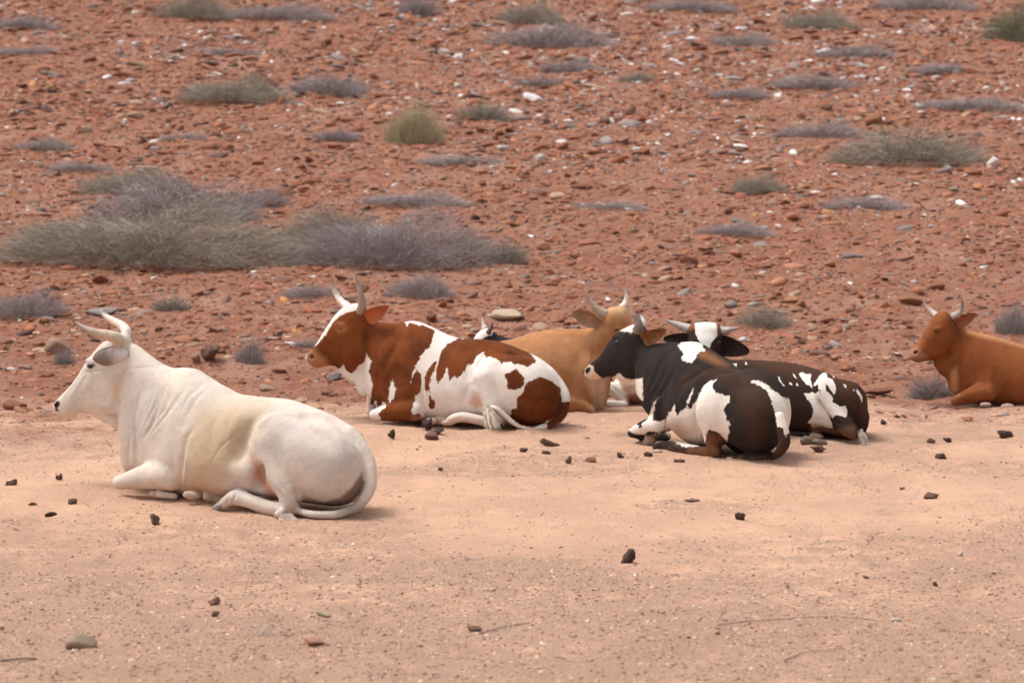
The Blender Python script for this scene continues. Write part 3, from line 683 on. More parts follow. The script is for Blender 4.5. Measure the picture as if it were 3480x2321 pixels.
# ================================================================== 3  the tan cow facing away to the right
def tan_cow():
    b = Beast(1900, 940, 2.137, 100, 24.45, 0.0)
    b.group(0, b.torso([(-880, 700, 820, .03), (-850, 580, 930, .14), (-700, 500, 980, .27), (-421, 469, 1000, .33), (-329, 452, 1005, .33), (-147, 398, 1005, .33), (34, 381, 1010, .31), (120, 379, 1010, .28),
                        (200, 384, 1000, .23), (275, 388, 985, .17), (330, 420, 960, .11), (372, 520, 800, .05)], 2.2, .14, .02))
    b.group(.05, b.ell(170, 760, -.15, 110, 200, .12, -10), (.06, b.ell(60, 900, -.2, 130, 90, .12)))
    b.group(.05, b.chain([(290, 470, .02, 110), (380, 360, .0, 88)], .05, 1.2), (.05, b.ell(398, 300, -.02, 84, 80, .10)), (.04, b.ell(455, 275, 0, 50, 62, .08)), (.05, b.chain([(420, 340, 0, 84), (480, 380, .02, 70), (540, 480, .08, 58), (595, 570, .12, 44)], .05)), (.02, b.ell(405, 366, -.085, 40, 16, .02, -20)))
    b.group(.03, b.chain([(275, 680, .05, 70), (268, 820, .06, 52), (285, 935, .08, 30)], .05, 1))
    b.group(.03, b.chain([(20, 910, -.24, 84), (120, 930, -.26, 60), (215, 965, -.27, 42), (235, 985, -.27, 30)], .04))
    b.group(.01, b.chain([(215, 985, -.27, 30), (130, 990, -.27, 24), (60, 985, -.25, 24)], .03))
    b.group(.03, b.ell(-650, 800, -.2, 210, 190, .16, 0), (.05, b.chain([(-480, 760, -.28, 80), (-520, 940, -.33, 50)], .05)))
    layers = [dict(polys=[[(320, 200), (560, 210), (570, 350), (450, 300), (400, 262), (340, 250)], [(220, 960), (300, 960), (310, 1000), (200, 1000)]], col=(.66, .42, .24), soft=.05, amt=.7),
              dict(polys=[[(190, 740), (340, 740), (330, 970), (260, 960)]], col=(.56, .38, .25), soft=.03, amt=.8),
              dict(polys=[[(140, 970), (245, 965), (245, 1012), (140, 1012)]], col=(.30, .12, .06), soft=.015, amt=.8)]
    cr = [([(250, 400), (255, 560), (230, 760)], .02, .010), ([(290, 480), (270, 640), (240, 800)], .010, .006), ([(210, 780), (235, 880), (280, 965)], .010, .010), ([(270, 760), (265, 880), (290, 960)], .009, .008), ([(310, 330), (340, 420), (330, 520)], .025, .012), ([(430, 250), (470, 330), (500, 400)], .03, .008),
          ([(-30, 840), (90, 870), (170, 900)], .02, .008), ([(120, 600), (180, 760), (100, 860)], .02, .007)]
    root, org = build(b, 'cow', 'plain tan cow with raised curved horns facing away behind the black and white one', (.47, .225, .105), layers, .0075, cr, eyes=[(413, 386, 15)], tint=(.34, .145, .062))
    hm = horn_material('tan_cow_horn', (.50, .36, .27), (.30, .22, .18))
    add_horn(b, root, org, [(335, 275, -.05, 38), (280, 245, -.07, 31), (232, 185, -.08, 20), (205, 135, -.08, 12), (190, 100, -.07, 4)], hm)
    add_horn(b, root, org, [(445, 235, .05, 28), (478, 205, .08, 26), (492, 150, .1, 17), (484, 110, .1, 9), (470, 78, .1, 3)], horn_material('tan_cow_pale_horn', (.68, .55, .45), (.50, .40, .34)))
    e1 = simple('tan_ear', (.47, .23, .10), .8, .2, 12); e2 = simple('tan_ear_inner', (.36, .20, .12), .85, .2, 12)
    add_ear(b, root, org, (300, 345), (92, 262), 60, (e2, e1), cup=.75, wb=-.06, wt=-.10, face=-1, blunt=.6, pk=1.1, droop=-.004)
tan_cow()

# ================================================================== 4  the black and white cow seen from its rump
def black_cow():
    b = Beast(1900, 940, 2.137, 1000, 22.0, 0.0)
    b.slope = -.0011
    b.group(0, b.torso([(586, 600, 740, .04), (620, 500, 860, .10), (680, 484, 990, .15), (760, 480, 1060, .2), (870, 478, 1110, .24), (970, 474, 1140, .26), (1060, 528, 1160, .28),
                        (1150, 592, 1160, .28), (1220, 642, 1150, .26), (1300, 700, 1100, .18), (1350, 850, 1000, .05)], 2.2, .1))
    b.group(.05, b.ell(1080, 950, -.02, 315, 290, .33, 0, 0), (.10, b.ell(1400, 985, .02, 285, 322, .34, 0, 0)))
    b.group(.018, b.ell(1225, 960, -.27, 232, 262, .20, -8, 0), (.08, b.ell(1430, 1040, -.16, 235, 250, .22, 0, 0)))
    b.group(.05, b.ell(800, 900, -.18, 110, 190, .10, 0))
    b.group(.04, b.head((620, 480), (200, 690), [(-10, 140, -90, .06), (20, 152, -140, .09), (50, 160, -178, .105), (110, 160, -214, .112), (160, 150, -216, .108), (210, 130, -198, .098), (264, 92, -142, .082), (330, 58, -106, .067),
                 (384, 42, -98, .064), (440, 28, -80, .057), (471, 15, -48, .04), (486, 0, -12, .01)]))
    b.group(.02, b.ell(425, 440, -.10, 46, 17, .022, 0))
    b.group(.03, b.ell(520, 590, -.10, 80, 100, .03, 20))
    b.group(.03, b.ell(500, 740, .05, 110, 45, .03, -5), (.03, b.ell(590, 800, .03, 45, 90, .03)))
    # legs
    b.group(.03, b.chain([(740, 1070, -.20, 78), (650, 1085, -.22, 58), (560, 1120, -.22, 42), (530, 1135, -.2, 34)], .04))
    b.group(.01, b.chain([(540, 1140, -.2, 28), (620, 1170, None, 24), (700, 1185, None, 22)], .02))
    b.group(.01, b.chain([(780, 1160, -.28, 34), (720, 1165, -.34, 30)], .02))
    b.group(.04, b.chain([(1130, 1080, -.40, 88), (1120, 1200, -.42, 64), (1140, 1270, -.44, 42)], .05))
    b.group(.015, b.chain([(1150, 1280, None, 38), (1000, 1265, None, 38), (850, 1235, None, 40), (750, 1228, None, 32), (700, 1238, None, 24)], .03))
    b.group(.03, b.chain([(1150, 1290, None, 26), (1260, 1308, None, 22), (1400, 1310, None, 28), (1530, 1300, None, 30)], .03))
    b.group(.03, b.chain([(1600, 1020, -.25, 40), (1625, 1120, -.26, 45), (1638, 1200, -.26, 44), (1605, 1265, -.26, 36), (1550, 1312, None, 18)], .03))
    b.cut(.012, b.ell(210, 678, -.05, 18, 24, .03, 40))
    K = (.024, .018, .017)
    layers = [
        dict(polys=[[(1240, 680), (1480, 720), (1560, 830), (1560, 1000), (1480, 1180), (1380, 1200), (1300, 900), (1180, 760), (1000, 720), (880, 820), (900, 740), (1050, 660)], [(1560, 1080), (1700, 1100), (1700, 1340), (1500, 1340), (1560, 1250)]], col=(.075, .034, .018), soft=.07, amt=.5),
        dict(polys=[[(1020, 545), (1060, 535), (1130, 575), (1225, 640), (1150, 640), (1060, 600), (1010, 580)]], col=(.33, .13, .055), soft=.035, amt=.7),
        dict(polys=[[(1080, 1120), (1190, 1180), (1180, 1300), (1050, 1310), (930, 1300), (940, 1240), (1050, 1240)], [(480, 330), (640, 350), (620, 420), (520, 410)]], col=(.19, .075, .035), soft=.03, amt=.75),
        dict(polys=[[(862, 502), (895, 470), (970, 455), (1040, 490), (1060, 540), (1020, 548), (1000, 572), (985, 600), (965, 630), (930, 618), (895, 610), (893, 585), (905, 560), (895, 540), (880, 532)],
                    [(1150, 748), (1100, 758), (1050, 795), (1005, 880), (988, 960), (998, 1050), (1018, 1140), (1022, 1200), (1045, 1228), (1065, 1190), (1068, 1140), (1095, 1112), (1110, 1118), (1140, 1120), (1165, 1140), (1200, 1180), (1217, 1200), (1235, 1130),
                     (1232, 1090), (1246, 1072), (1215, 1040), (1198, 960), (1210, 935), (1240, 910), (1242, 862), (1215, 868), (1190, 860), (1135, 845), (1112, 800), (1120, 765)],
                    [(982, 808), (950, 845), (942, 880), (930, 905), (925, 950), (890, 972), (860, 1008), (845, 980), (838, 930), (825, 960), (795, 990), (775, 1040), (762, 1090), (780, 1140), (820, 1185), (900, 1235), (1015, 1230), (1012, 1140), (1000, 1050), (990, 960), (1002, 890), (960, 955), (935, 960), (935, 930), (955, 880)],
                    [(727, 872), (700, 895), (680, 935), (665, 980), (650, 1010), (640, 1035), (600, 1070), (600, 1100), (580, 1100), (570, 1068), (530, 1085), (500, 1105), (510, 1130), (560, 1150), (610, 1150), (650, 1125), (740, 1130), (770, 1110), (768, 1040), (720, 1050), (690, 1045), (678, 1020), (690, 980), (692, 930)],
                    [(1395, 770), (1410, 748), (1450, 755), (1500, 780), (1560, 830), (1640, 880), (1720, 900), (1720, 1130), (1688, 1135), (1665, 1140), (1650, 1155), (1632, 1140), (1632, 1108), (1605, 1095), (1580, 1082), (1575, 1010), (1555, 940), (1535, 880), (1500, 820), (1450, 790)],
                    [(430, 395), (500, 330), (560, 322), (550, 360), (530, 372), (535, 400), (515, 408), (495, 395), (465, 398)],
                    [(440, 700), (480, 740), (520, 750), (560, 745), (606, 735), (606, 860), (610, 900), (560, 860), (470, 790), (380, 755), (390, 735)]],
             col=(.76, .68, .61), soft=.003, rag=.075),
        dict(polys=[[(985, 960), (1035, 960), (1050, 1205), (1000, 1225)]], col=(.70, .62, .55), soft=.01),
        dict(polys=[[(800, 1060), (870, 1050), (960, 1120), (960, 1200), (860, 1200), (800, 1130)]], col=(.34, .21, .12), soft=.06, amt=.75),
        dict(polys=[[(190, 660), (212, 636), (250, 650), (255, 690), (290, 720), (312, 735), (300, 760), (240, 760), (180, 720)]], col=(.68, .50, .37), soft=.006, rag=.015),
        dict(polys=[[(195, 668), (225, 652), (232, 672), (215, 700), (200, 710), (186, 690)]], col=(.015, .012, .012), soft=.008, rag=.01),
        dict(polys=[[(498, 1115), (540, 1140), (620, 1155), (620, 1200), (498, 1180)]], col=(.03, .022, .02), soft=.01),
    ]
    cr = [([(760, 560), (700, 720), (640, 860)], .016, .009), ([(810, 600), (740, 760), (660, 900)], .014, .008), ([(860, 640), (780, 800), (700, 900)], .016, .008), ([(700, 540), (650, 680), (625, 800)], .014, .008),
          ([(1320, 660), (1080, 660), (900, 780), (850, 900)], .02, .012), ([(620, 500), (600, 600), (610, 730)], .02, .010), ([(1540, 1110), (1560, 1200), (1480, 1290)], .02, .012), ([(1130, 1160), (1200, 1250), (1300, 1290)], .03, .014),
          ([(250, 742), (285, 738), (315, 732)], .006, .005), ([(990, 880), (985, 1000), (1010, 1180)], .010, .010), ([(960, 1000), (985, 1080), (1000, 1180)], .02, .008)]
    root, org = build(b, 'cow', 'black and white cow seen from behind its rump with cream muzzle pointing left', K, layers, .0068, cr, eyes=[(425, 475, 14)], tint=(.028, .022, .021))
    hm = horn_material('grey_horn', (.22, .17, .15), (.10, .08, .075))
    add_horn(b, root, org, [(575, 400, -.06, 40), (578, 345, -.09, 32), (556, 290, -.11, 18), (537, 253, -.10, 4)], hm)
    add_horn(b, root, org, [(590, 385, .07, 36), (612, 335, .11, 22), (605, 300, .12, 12), (588, 282, .11, 4)], horn_material('pale_horn_behind', (.60, .52, .48), (.45, .42, .42)))
    e1 = simple('black_brown_ear', (.12, .05, .025), .8, .3, 12); e2 = simple('brown_ear_inner', (.20, .085, .030), .85, .3, 12)
    add_ear(b, root, org, (608, 462), (780, 385), 56, (e2, e1), cup=.45, wb=-.09, wt=-.13, face=-1, blunt=.55)
    for (X, Y, rx, ry, mt) in ((665, 1180, 48, 44, M_HOOF), (735, 1155, 36, 26, M_HOOF), (715, 1268, 38, 15, M_HOOF), (1240, 1322, 28, 14, M_HOOF)):
        p = b.pt(X, Y, None, ry / b.ppm(22)); pm = 1 / b.ppm(p[1]); blob('hoof', p, (rx * pm, .035, ry * pm), mt, root, org, rough=.05)
    hair = simple('black_cow_tail_hair', (.62, .52, .40), .9, .3, 30)
    strands('tail_tuft', (b.pt(1555, 1300, None, .02), b.pt(1520, 1310, None, .02)), hair, root, org, 26, .12, .5, .5, .0022, 6, aim=(-.5, -.2, -.3))
black_cow()

# ================================================================== 5  the dark brown cow whose face is towards us
def dark_cow():
    b = Beast(1900, 940, 2.137, 2100, 22.65, -.0004)
    b.group(0, b.torso([(1120, 660, 900, .06), (1180, 622, 1000, .14), (1260, 604, 1060, .2), (1400, 607, 1105, .28), (1600, 620, 1118, .32), (1750, 645, 1120, .33), (1900, 690, 1130, .33), (2030, 760, 1150, .3),
                        (2140, 850, 1160, .24), (2205, 930, 1150, .15), (2242, 1020, 1090, .04)], 2.2, .14))
    b.group(.016, b.ell(2060, 950, -.19, 180, 205, .17, -20, ), (.08, b.ell(1945, 830, -.24, 95, 110, .10, 0)))
    b.group(.03, b.chain([(1930, 860, -.28, 66), (2010, 980, -.32, 58), (2090, 1090, -.35, 66), (2130, 1130, -.36, 52)], .05))
    b.group(.02, b.chain([(2120, 1140, None, 46), (2010, 1128, None, 42), (1900, 1120, None, 40), (1860, 1150, None, 36)], .04))
    b.group(.03, b.chain([(1180, 680, 0, 90), (1100, 600, -.12, 88), (1070, 500, -.2, 95)], .06, 1))
    b.group(.04, b.ell(1000, 405, -.28, 74, 70, .09, 0, 0), (.05, b.ell(1120, 405, -.28, 74, 70, .09, 0, 0)), (.03, b.ell(1060, 420, -.30, 90, 90, .10, 0, 0)), (.04, b.ell(1058, 485, -.33, 118, 90, .10, 0, 0)), (.06, b.chain([(1070, 520, -.36, 84), (1080, 610, -.44, 62), (1084, 670, -.50, 60)], .06)))
    b.group(.04, b.chain([(2170, 900, 0, 30), (2215, 1000, 0, 36), (2205, 1090, -.05, 30), (2195, 1150, None, 16)], .03))
    K = (.038, .020, .015)
    layers = [
        dict(polys=[[(1200, 600), (2000, 600), (2300, 900), (2300, 1100), (2000, 800), (1600, 700)]], col=(.075, .032, .018), soft=.05, amt=.7),
        dict(polys=[[(980, 338), (1040, 300), (1135, 310), (1152, 375), (1148, 430), (1112, 470), (1090, 530), (1078, 545), (1060, 540), (1045, 500), (1005, 450), (992, 420)],
                    [(1890, 722), (1912, 700), (1940, 698), (1950, 730), (1990, 750), (2005, 790), (2010, 840), (1990, 870), (1985, 910), (2020, 930), (2035, 945), (2080, 935), (2092, 975), (2085, 1022), (2040, 1010), (2010, 1005), (1985, 1032), (1960, 1000), (1930, 965), (1905, 920), (1890, 880),
                     (1900, 820), (1850, 820), (1850, 780), (1880, 740)],
                    [(1738, 708), (1762, 692), (1790, 705), (1832, 708), (1825, 745), (1838, 790), (1845, 820), (1815, 790), (1790, 778), (1770, 750)],
                    [(1778, 845), (1810, 850), (1850, 835), (1890, 830), (1892, 900), (1950, 1000), (1990, 1105), (1900, 1085), (1840, 1100), (1830, 1070), (1805, 1060), (1835, 1020), (1848, 980), (1830, 920), (1800, 890)],
                    [(1590, 725), (1600, 725), (1612, 762), (1642, 800), (1615, 785), (1595, 755)], [(1697, 705), (1708, 705), (1728, 742), (1706, 732)], [(1720, 768), (1732, 772), (1736, 792), (1722, 790)], [(1672, 770), (1682, 770), (1692, 785), (1678, 782)],
                    [(2066, 780), (2082, 786), (2090, 815), (2074, 805)], [(2158, 808), (2175, 830), (2203, 870), (2200, 915), (2188, 880), (2168, 850)], [(2134, 816), (2146, 818), (2150, 832), (2136, 830)], [(1984, 712), (2000, 722), (2003, 734), (1988, 730)],
                    [(1222, 622), (1250, 632), (1292, 630), (1290, 655), (1262, 650), (1230, 640)], [(1353, 615), (1365, 625), (1362, 645), (1352, 635)]],
             holes=[[(1845, 800), (1880, 780), (1885, 830), (1862, 850), (1840, 840)], [(1935, 780), (1950, 790), (1990, 850), (2000, 885), (1985, 880), (1960, 840), (1940, 830)]],
             col=(.76, .69, .62), soft=.003, rag=.035),
        dict(polys=[[(1840, 1060), (1920, 1080), (2000, 1110), (2140, 1080), (2180, 1200), (1750, 1240)]], col=(.17, .095, .065), soft=.03, amt=.8),
        dict(polys=[[(915, 330), (985, 330), (985, 380), (925, 400)], [(1140, 340), (1190, 350), (1190, 420), (1160, 420)]], col=(.24, .09, .04), soft=.02, amt=.8),
    ]
    cr = [([(2080, 860), (2170, 950), (2150, 1050), (2170, 1120)], .012, .012), ([(1880, 900), (1950, 1010), (1990, 1100)], .012, .010), ([(1190, 640), (1250, 700), (1300, 850)], .04, .010), ([(1960, 1010), (2010, 1060), (2060, 1070)], .012, .008)]
    root, org = build(b, 'cow', 'dark brown cow with white blaze facing the viewer and horns spread sideways', K, layers, .0072, cr, eyes=[], tint=(.032, .018, .014))
    for X, Y in ((962, 480), (1160, 478)):
        p = b.surf(X, Y, -1.5, .5); blob('eye', p + np.array([0, .012, 0]), (.018, .016, .014), M_EYE, root, org)
    hm = horn_material('pale_grey_horn', (.45, .38, .34), (.28, .24, .23))
    add_horn(b, root, org, [(960, 385, -.28, 38), (905, 368, -.28, 33), (845, 345, -.29, 22), (800, 325, -.29, 11), (777, 311, -.29, 4)], hm)
    add_horn(b, root, org, [(1155, 392, -.28, 36), (1200, 392, -.28, 29), (1250, 384, -.29, 18), (1305, 374, -.29, 4)], hm)
    e1 = simple('dark_brown_ear', (.07, .032, .02), .8, .3, 12); e2 = simple('dark_ear_inner', (.035, .020, .014), .85, .3, 12)
    add_ear(b, root, org, (1150, 490), (1385, 545), 74, (e2, e1), cup=.45, wb=-.24, wt=-.22, face=-1, blunt=.42, droop=.01)
    add_ear(b, root, org, (955, 460), (755, 452), 50, (e2, e1), cup=.45, wb=-.24, wt=-.22, face=-1, blunt=.45, droop=.0)
    for (X, Y, rx, ry, mt) in ((1800, 1195, 50, 38, M_HOOFD), (1868, 1160, 50, 30, M_HOOF), (1880, 1205, 62, 28, M_HOOFD)):
        p = b.pt(X, Y, None, ry / b.ppm(22)); pm = 1 / b.ppm(p[1]); blob('hoof', p, (rx * pm, .035, ry * pm), mt, root, org, rough=.14, seed=int(X))
    hair = simple('white_tuft_hair', (.62, .56, .50), .9, .3, 30)
    strands('tail_tuft', (b.pt(2185, 1130, -.40), b.pt(2205, 1140, -.40)), hair, root, org, 60, .09, .3, .14, .0025, 8, aim=(.3, -.1, -.9))
dark_cow()

# ================================================================== 6  the ginger cow cut by the right edge
def ginger_cow():
    b = Beast(2980, 960, 3.136, 1000, 24.95, 0.0)
    b.group(0, b.torso([(745, 900, 985, .03), (790, 640, 1150, .06), (830, 480, 1185, .09), (870, 462, 1200, .12), (920, 482, 1210, .155), (1000, 515, 1250, .2), (1150, 546, 1295, .26), (1300, 592, 1310, .3), (1450, 638, 1320, .34), (1568, 670, 1330, .35),
                        (1900, 700, 1335, .36), (2300, 730, 1340, .35), (2500, 790, 1345, .3), (2650, 910, 1330, .2), (2720, 1050, 1240, .05)], 2.2, .14))
    b.group(.05, b.ell(1110, 900, -.13, 130, 280, .11, 12), (.08, b.ell(1190, 1090, -.18, 130, 130, .11)))
    b.group(.045, b.head((800, 430), (370, 790), [(-30, 140, -80, .06), (0, 165, -130, .095), (60, 174, -180, .12), (120, 168, -208, .13), (186, 150, -222, .126), (250, 134, -224, .115), (310, 112, -216, .10), (375, 76, -198, .088),
                 (430, 62, -162, .08), (488, 56, -124, .075), (540, 42, -100, .068), (575, 18, -55, .045), (592, 0, -12, .01)]))
    b.group(.02, b.ell(655, 494, -.128, 52, 18, .016, 10))
    b.group(.03, b.ell(760, 870, 0, 110, 120, .05), (.05, b.chain([(650, 860, 0, 46), (710, 915, 0, 55), (790, 990, 0, 60), (820, 1120, 0, 46)], .05, 1)))
    b.group(.03, b.chain([(838, 1268, -.22, 52), (940, 1225, -.24, 72), (1080, 1180, -.26, 96), (1190, 1170, -.26, 98)], .05))
    b.group(.02, b.ell(2350, 1050, -.2, 290, 270, .18, -15), (.08, b.ell(2080, 930, -.24, 150, 150, .12)))
    b.group(.03, b.chain([(2060, 980, -.3, 100), (2130, 1150, -.33, 80), (2140, 1290, -.36, 50)], .05))
    b.group(.02, b.chain([(2130, 1300, -.36, 46), (1950, 1280, -.38, 40), (1820, 1300, -.4, 34)], .03))
    b.cut(.012, b.ell(412, 748, -.06, 24, 18, .03, 30))
    layers = [dict(polys=[[(350, 690), (430, 690), (480, 740), (540, 800), (560, 860), (350, 880)]], col=(.40, .20, .14), soft=.03, amt=.75),
              dict(polys=[[(380, 820), (520, 800), (640, 850), (620, 900), (380, 880)], [(760, 340), (880, 360), (860, 500), (760, 470)]], col=(.15, .05, .022), soft=.035, amt=.7),
              dict(polys=[[(790, 950), (850, 900), (870, 1200), (790, 1210)], [(960, 500), (1250, 555), (1568, 650), (1568, 690), (1200, 600), (960, 540)]], col=(.56, .27, .13), soft=.03, amt=.7),
              dict(polys=[[(396, 762), (402, 738), (430, 725), (440, 742), (418, 762)]], col=(.05, .02, .015), soft=.01, rag=.01)]
    cr = [([(880, 500), (900, 700), (880, 900), (860, 1100)], .016, .010), ([(935, 560), (950, 720), (900, 950)], .02, .006), ([(880, 960), (890, 1080), (900, 1170)], .02, .02), ([(1000, 1140), (1150, 1100), (1250, 1180)], .02, .008),
          ([(1280, 880), (1260, 1050), (1290, 1200)], .03, .012), ([(600, 850), (700, 845), (770, 760), (800, 640)], .018, .014), ([(520, 700), (560, 760), (600, 850)], .03, .005), ([(390, 835), (440, 830), (500, 800)], .006, .006)]
    root, org = build(b, 'cow', 'ginger cow lying at the right edge with short upright horns', (.25, .078, .027), layers, .0078, cr, eyes=[(660, 526, 22)], tint=(.18, .052, .018))
    hm = horn_material('ginger_cow_horn', (.62, .50, .43), (.42, .34, .30)); hm2 = horn_material('ginger_cow_grey_horn', (.42, .34, .30), (.07, .05, .045))
    add_horn(b, root, org, [(640, 355, .08, 36), (575, 305, .12, 29), (520, 245, .13, 16), (490, 193, .13, 4)], hm)
    add_horn(b, root, org, [(815, 365, -.06, 44), (870, 335, -.10, 35), (905, 275, -.12, 21), (911, 190, -.12, 4)], hm2)
    e1 = simple('ginger_ear', (.34, .12, .045), .8, .2, 12); e2 = simple('ginger_ear_inner', (.24, .075, .030), .85, .2, 12)
    add_ear(b, root, org, (845, 445), (1062, 332), 66, (e2, e1), cup=.45, wb=-.09, wt=-.13, face=-1, blunt=.5)
    for (X, Y, rx, ry) in ((1395, 1325, 74, 38), (1160, 1300, 60, 26), (1800, 1325, 60, 30)):
        p = b.pt(X, Y, -.34); pm = 1 / b.ppm(p[1]); blob('hoof', p, (rx * pm, .035, ry * pm), M_HOOF, root, org, rough=.04)
ginger_cow()

# ================================================================== 7  the small far one peeping over the pied cow's back
def far_cow():
    b = Beast(980, 900, 2.351, 1600, 25.6, 0.0)
    b.group(0, b.torso([(1570, 650, 760, .05), (1640, 596, 860, .12), (1700, 584, 960, .18), (1850, 590, 1020, .24), (2100, 600, 1035, .27), (2350, 620, 1035, .27), (2500, 680, 1030, .22), (2580, 800, 980, .08)], 2.2, .14))
    b.group(.05, b.chain([(1700, 660, 0, 70), (1640, 620, 0, 66), (1600, 580, 0, 58)], .06, 1.2))
    b.group(.05, b.head((1600, 560), (1400, 760), [(-20, 50, -30, .05), (10, 66, -70, .08), (60, 72, -100, .095), (110, 62, -110, .09), (170, 40, -85, .07), (240, 28, -60, .055), (280, 10, -30, .03), (290, 0, -8, .01)]))
    b.group(.03, b.chain([(1640, 960, -.18, 60), (1560, 1000, -.2, 36)], .04))
    layers = [dict(polys=[[(1380, 800), (1440, 620), (1490, 540), (1540, 470), (1590, 480), (1632, 520), (1630, 560), (1570, 575), (1540, 600), (1480, 700)]], col=(.76, .69, .63), soft=.004, rag=.07)]
    root, org = build(b, 'cow', 'small black cow with white forehead and two short horns peeping over the russet pied back', (.028, .024, .026), layers, .0085, ())
    add_horn(b, root, org, [(1570, 505, .05, 22), (1558, 465, .06, 14), (1549, 425, .06, 4)], horn_material('white_short_horn', (.78, .70, .66), (.70, .60, .56)))
    add_horn(b, root, org, [(1598, 545, -.06, 24), (1618, 505, -.08, 14), (1635, 458, -.08, 4)], horn_material('dark_short_horn', (.12, .08, .065), (.06, .045, .04)))
    e1 = simple('far_brown_ear', (.16, .05, .03), .8, .3, 12)
    add_ear(b, root, org, (1500, 575), (1428, 565), 22, (e1, e1), cup=.45, wb=.1, wt=.16, face=-1)
far_cow()

# ================================================================== 8  the white legged one mostly hidden behind the black and white cow
def hidden_cow():
    b = Beast(1900, 940, 2.137, 600, 24.9, 0.0)
    b.group(0, b.torso([(400, 760, 840, .04), (470, 660, 900, .10), (560, 600, 930, .16), (700, 560, 945, .22), (900, 560, 950, .25), (1100, 600, 950, .24), (1200, 680, 930, .16), (1240, 780, 880, .05)], 2.2, .14))
    b.group(.05, b.ell(520, 790, -.1, 100, 100, .12))
    b.group(.03, b.chain([(340, 800, -.12, 40), (400, 820, -.14, 50), (460, 880, -.16, 42), (480, 915, -.18, 26)], .03))
    b.group(.012, b.chain([(330, 920, -.22, 26), (400, 925, -.22, 27), (480, 930, -.2, 26)], .03))
    layers = [dict(polys=[[(300, 900), (520, 900), (520, 960), (300, 960)], [(320, 750), (420, 750), (500, 860), (500, 950), (420, 880), (330, 870)]], col=(.76, .69, .63), soft=.01), dict(polys=[[(600, 500), (1300, 500), (1300, 1000), (650, 1000)]], col=(.05, .03, .02), soft=.02),
              dict(polys=[[(480, 860), (620, 840), (620, 960), (510, 960)]], col=(.25, .10, .06), soft=.02, amt=.8)]
    cr = [([(340, 760), (420, 830), (500, 910)], .010, .008), ([(340, 850), (400, 870), (470, 900)], .010, .010)]
    build(b, 'cow', 'cream brisket and folded white foreleg of a cow hidden behind the black and white one', (.66, .50, .38), layers, .0085, cr)
hidden_cow()

# ================================================================== stones
def ico(sub):
    import bmesh
    bm = bmesh.new(); bmesh.ops.create_icosphere(bm, subdivisions=sub, radius=1)
    V = np.array([v.co[:] for v in bm.verts]); F = np.array([[v.index for v in f.verts] for f in bm.faces]); bm.free(); return V, F
def stone_shape(sub, seed, flat, cuts=7):
    """a broken rock: a sphere sliced by random planes"""
    rg = np.random.default_rng(seed); V, F = ico(sub); V = V * (1 + .10 * rg.normal(size=(len(V), 1)).clip(-1, 1) * (.6 if sub > 1 else 1))
    for _ in range(cuts):
        n = unit(rg.normal(size=3)); d = rg.uniform(.45, .8); k = V @ n - d; V = V - np.maximum(k, 0)[:, None] * n * .95
    V[:, 0] *= rg.uniform(.95, 1.45); V[:, 1] *= rg.uniform(.55, .95); V[:, 2] += .18 * V[:, 0] * rg.normal(); V[:, 2] *= flat
    return V, F
def rot_mats(n, rg, tilt=.35):
    a = rg.random(n) * 2 * np.pi; tx = rg.normal(0, tilt, n); ty = rg.normal(0, tilt, n)
    ca, sa = np.cos(a), np.sin(a); Z = np.zeros((n, 3, 3)); Z[:, 0, 0] = ca; Z[:, 0, 1] = -sa; Z[:, 1, 0] = sa; Z[:, 1, 1] = ca; Z[:, 2, 2] = 1
    cx, sx = np.cos(tx), np.sin(tx); X = np.zeros((n, 3, 3)); X[:, 0, 0] = 1; X[:, 1, 1] = cx; X[:, 1, 2] = -sx; X[:, 2, 1] = sx; X[:, 2, 2] = cx
    cy, sy = np.cos(ty), np.sin(ty); Y = np.zeros((n, 3, 3)); Y[:, 1, 1] = 1; Y[:, 0, 0] = cy; Y[:, 0, 2] = sy; Y[:, 2, 0] = -sy; Y[:, 2, 2] = cy
    return Y @ X @ Z
PAL = np.array([(.40, .145, .075), (.47, .205, .11), (.31, .11, .065), (.28, .15, .115), (.31, .26, .24), (.80, .76, .73), (.52, .35, .23), (.10, .065, .055), (.52, .24, .09)])
PAL = PAL * np.array([.71, .69, .69]); PAL[5] = (.68, .64, .62)
PALW = np.array([.31, .22, .18, .11, .06, .014, .045, .03, .02])
def stone_colours(x, y, rg, white=1.0):
    n = len(x); wt = np.tile(PALW, (n, 1)); wn = sm(.50, .75, vnoise(x * .35, y * .22, 21)) * sm(30, 44, y)
    wt[:, 5] += white * .065 * wn; wt[:, 4] += .10 * wn; wt[:, 4] += .10 * sm(31, 24, y) * (x > 1); wt[:, 6] += .10 * sm(38, 30, y)
    c = np.cumsum(wt, 1); c /= c[:, -1:]; k = (rg.random((n, 1)) > c).sum(1)
    return PAL[k] * rg.uniform(.65, 1.38, (n, 1)), k
def scatter_mesh(name, protos, x, y, size, sink, rg, mat, col, tilt=.3, smooth=False, kind='stuff'):
    n = len(x); pick = rg.integers(0, len(protos), n); M = rot_mats(n, rg, tilt); z = hgt(x, y) - sink * size
    VV, FF, CC = [], [], []; o = 0
    for p, (V, F) in enumerate(protos):
        i = np.where(pick == p)[0]
        if not len(i): continue
        W = np.einsum('nij,vj->nvi', M[i], V) * size[i][:, None, None] + np.stack([x[i], y[i], z[i]], 1)[:, None, :]
        VV.append(W.reshape(-1, 3)); FF.append((F[None] + (np.arange(len(i)) * len(V))[:, None, None] + o).reshape(-1, 3)); CC.append(np.repeat(col[i], len(V), 0)); o += len(i) * len(V)
    ob = mesh_np(name, np.concatenate(VV), np.concatenate(FF), mat, attrs={'tone': np.concatenate(CC)}, smooth=smooth)
    return tag(ob, kind=kind)
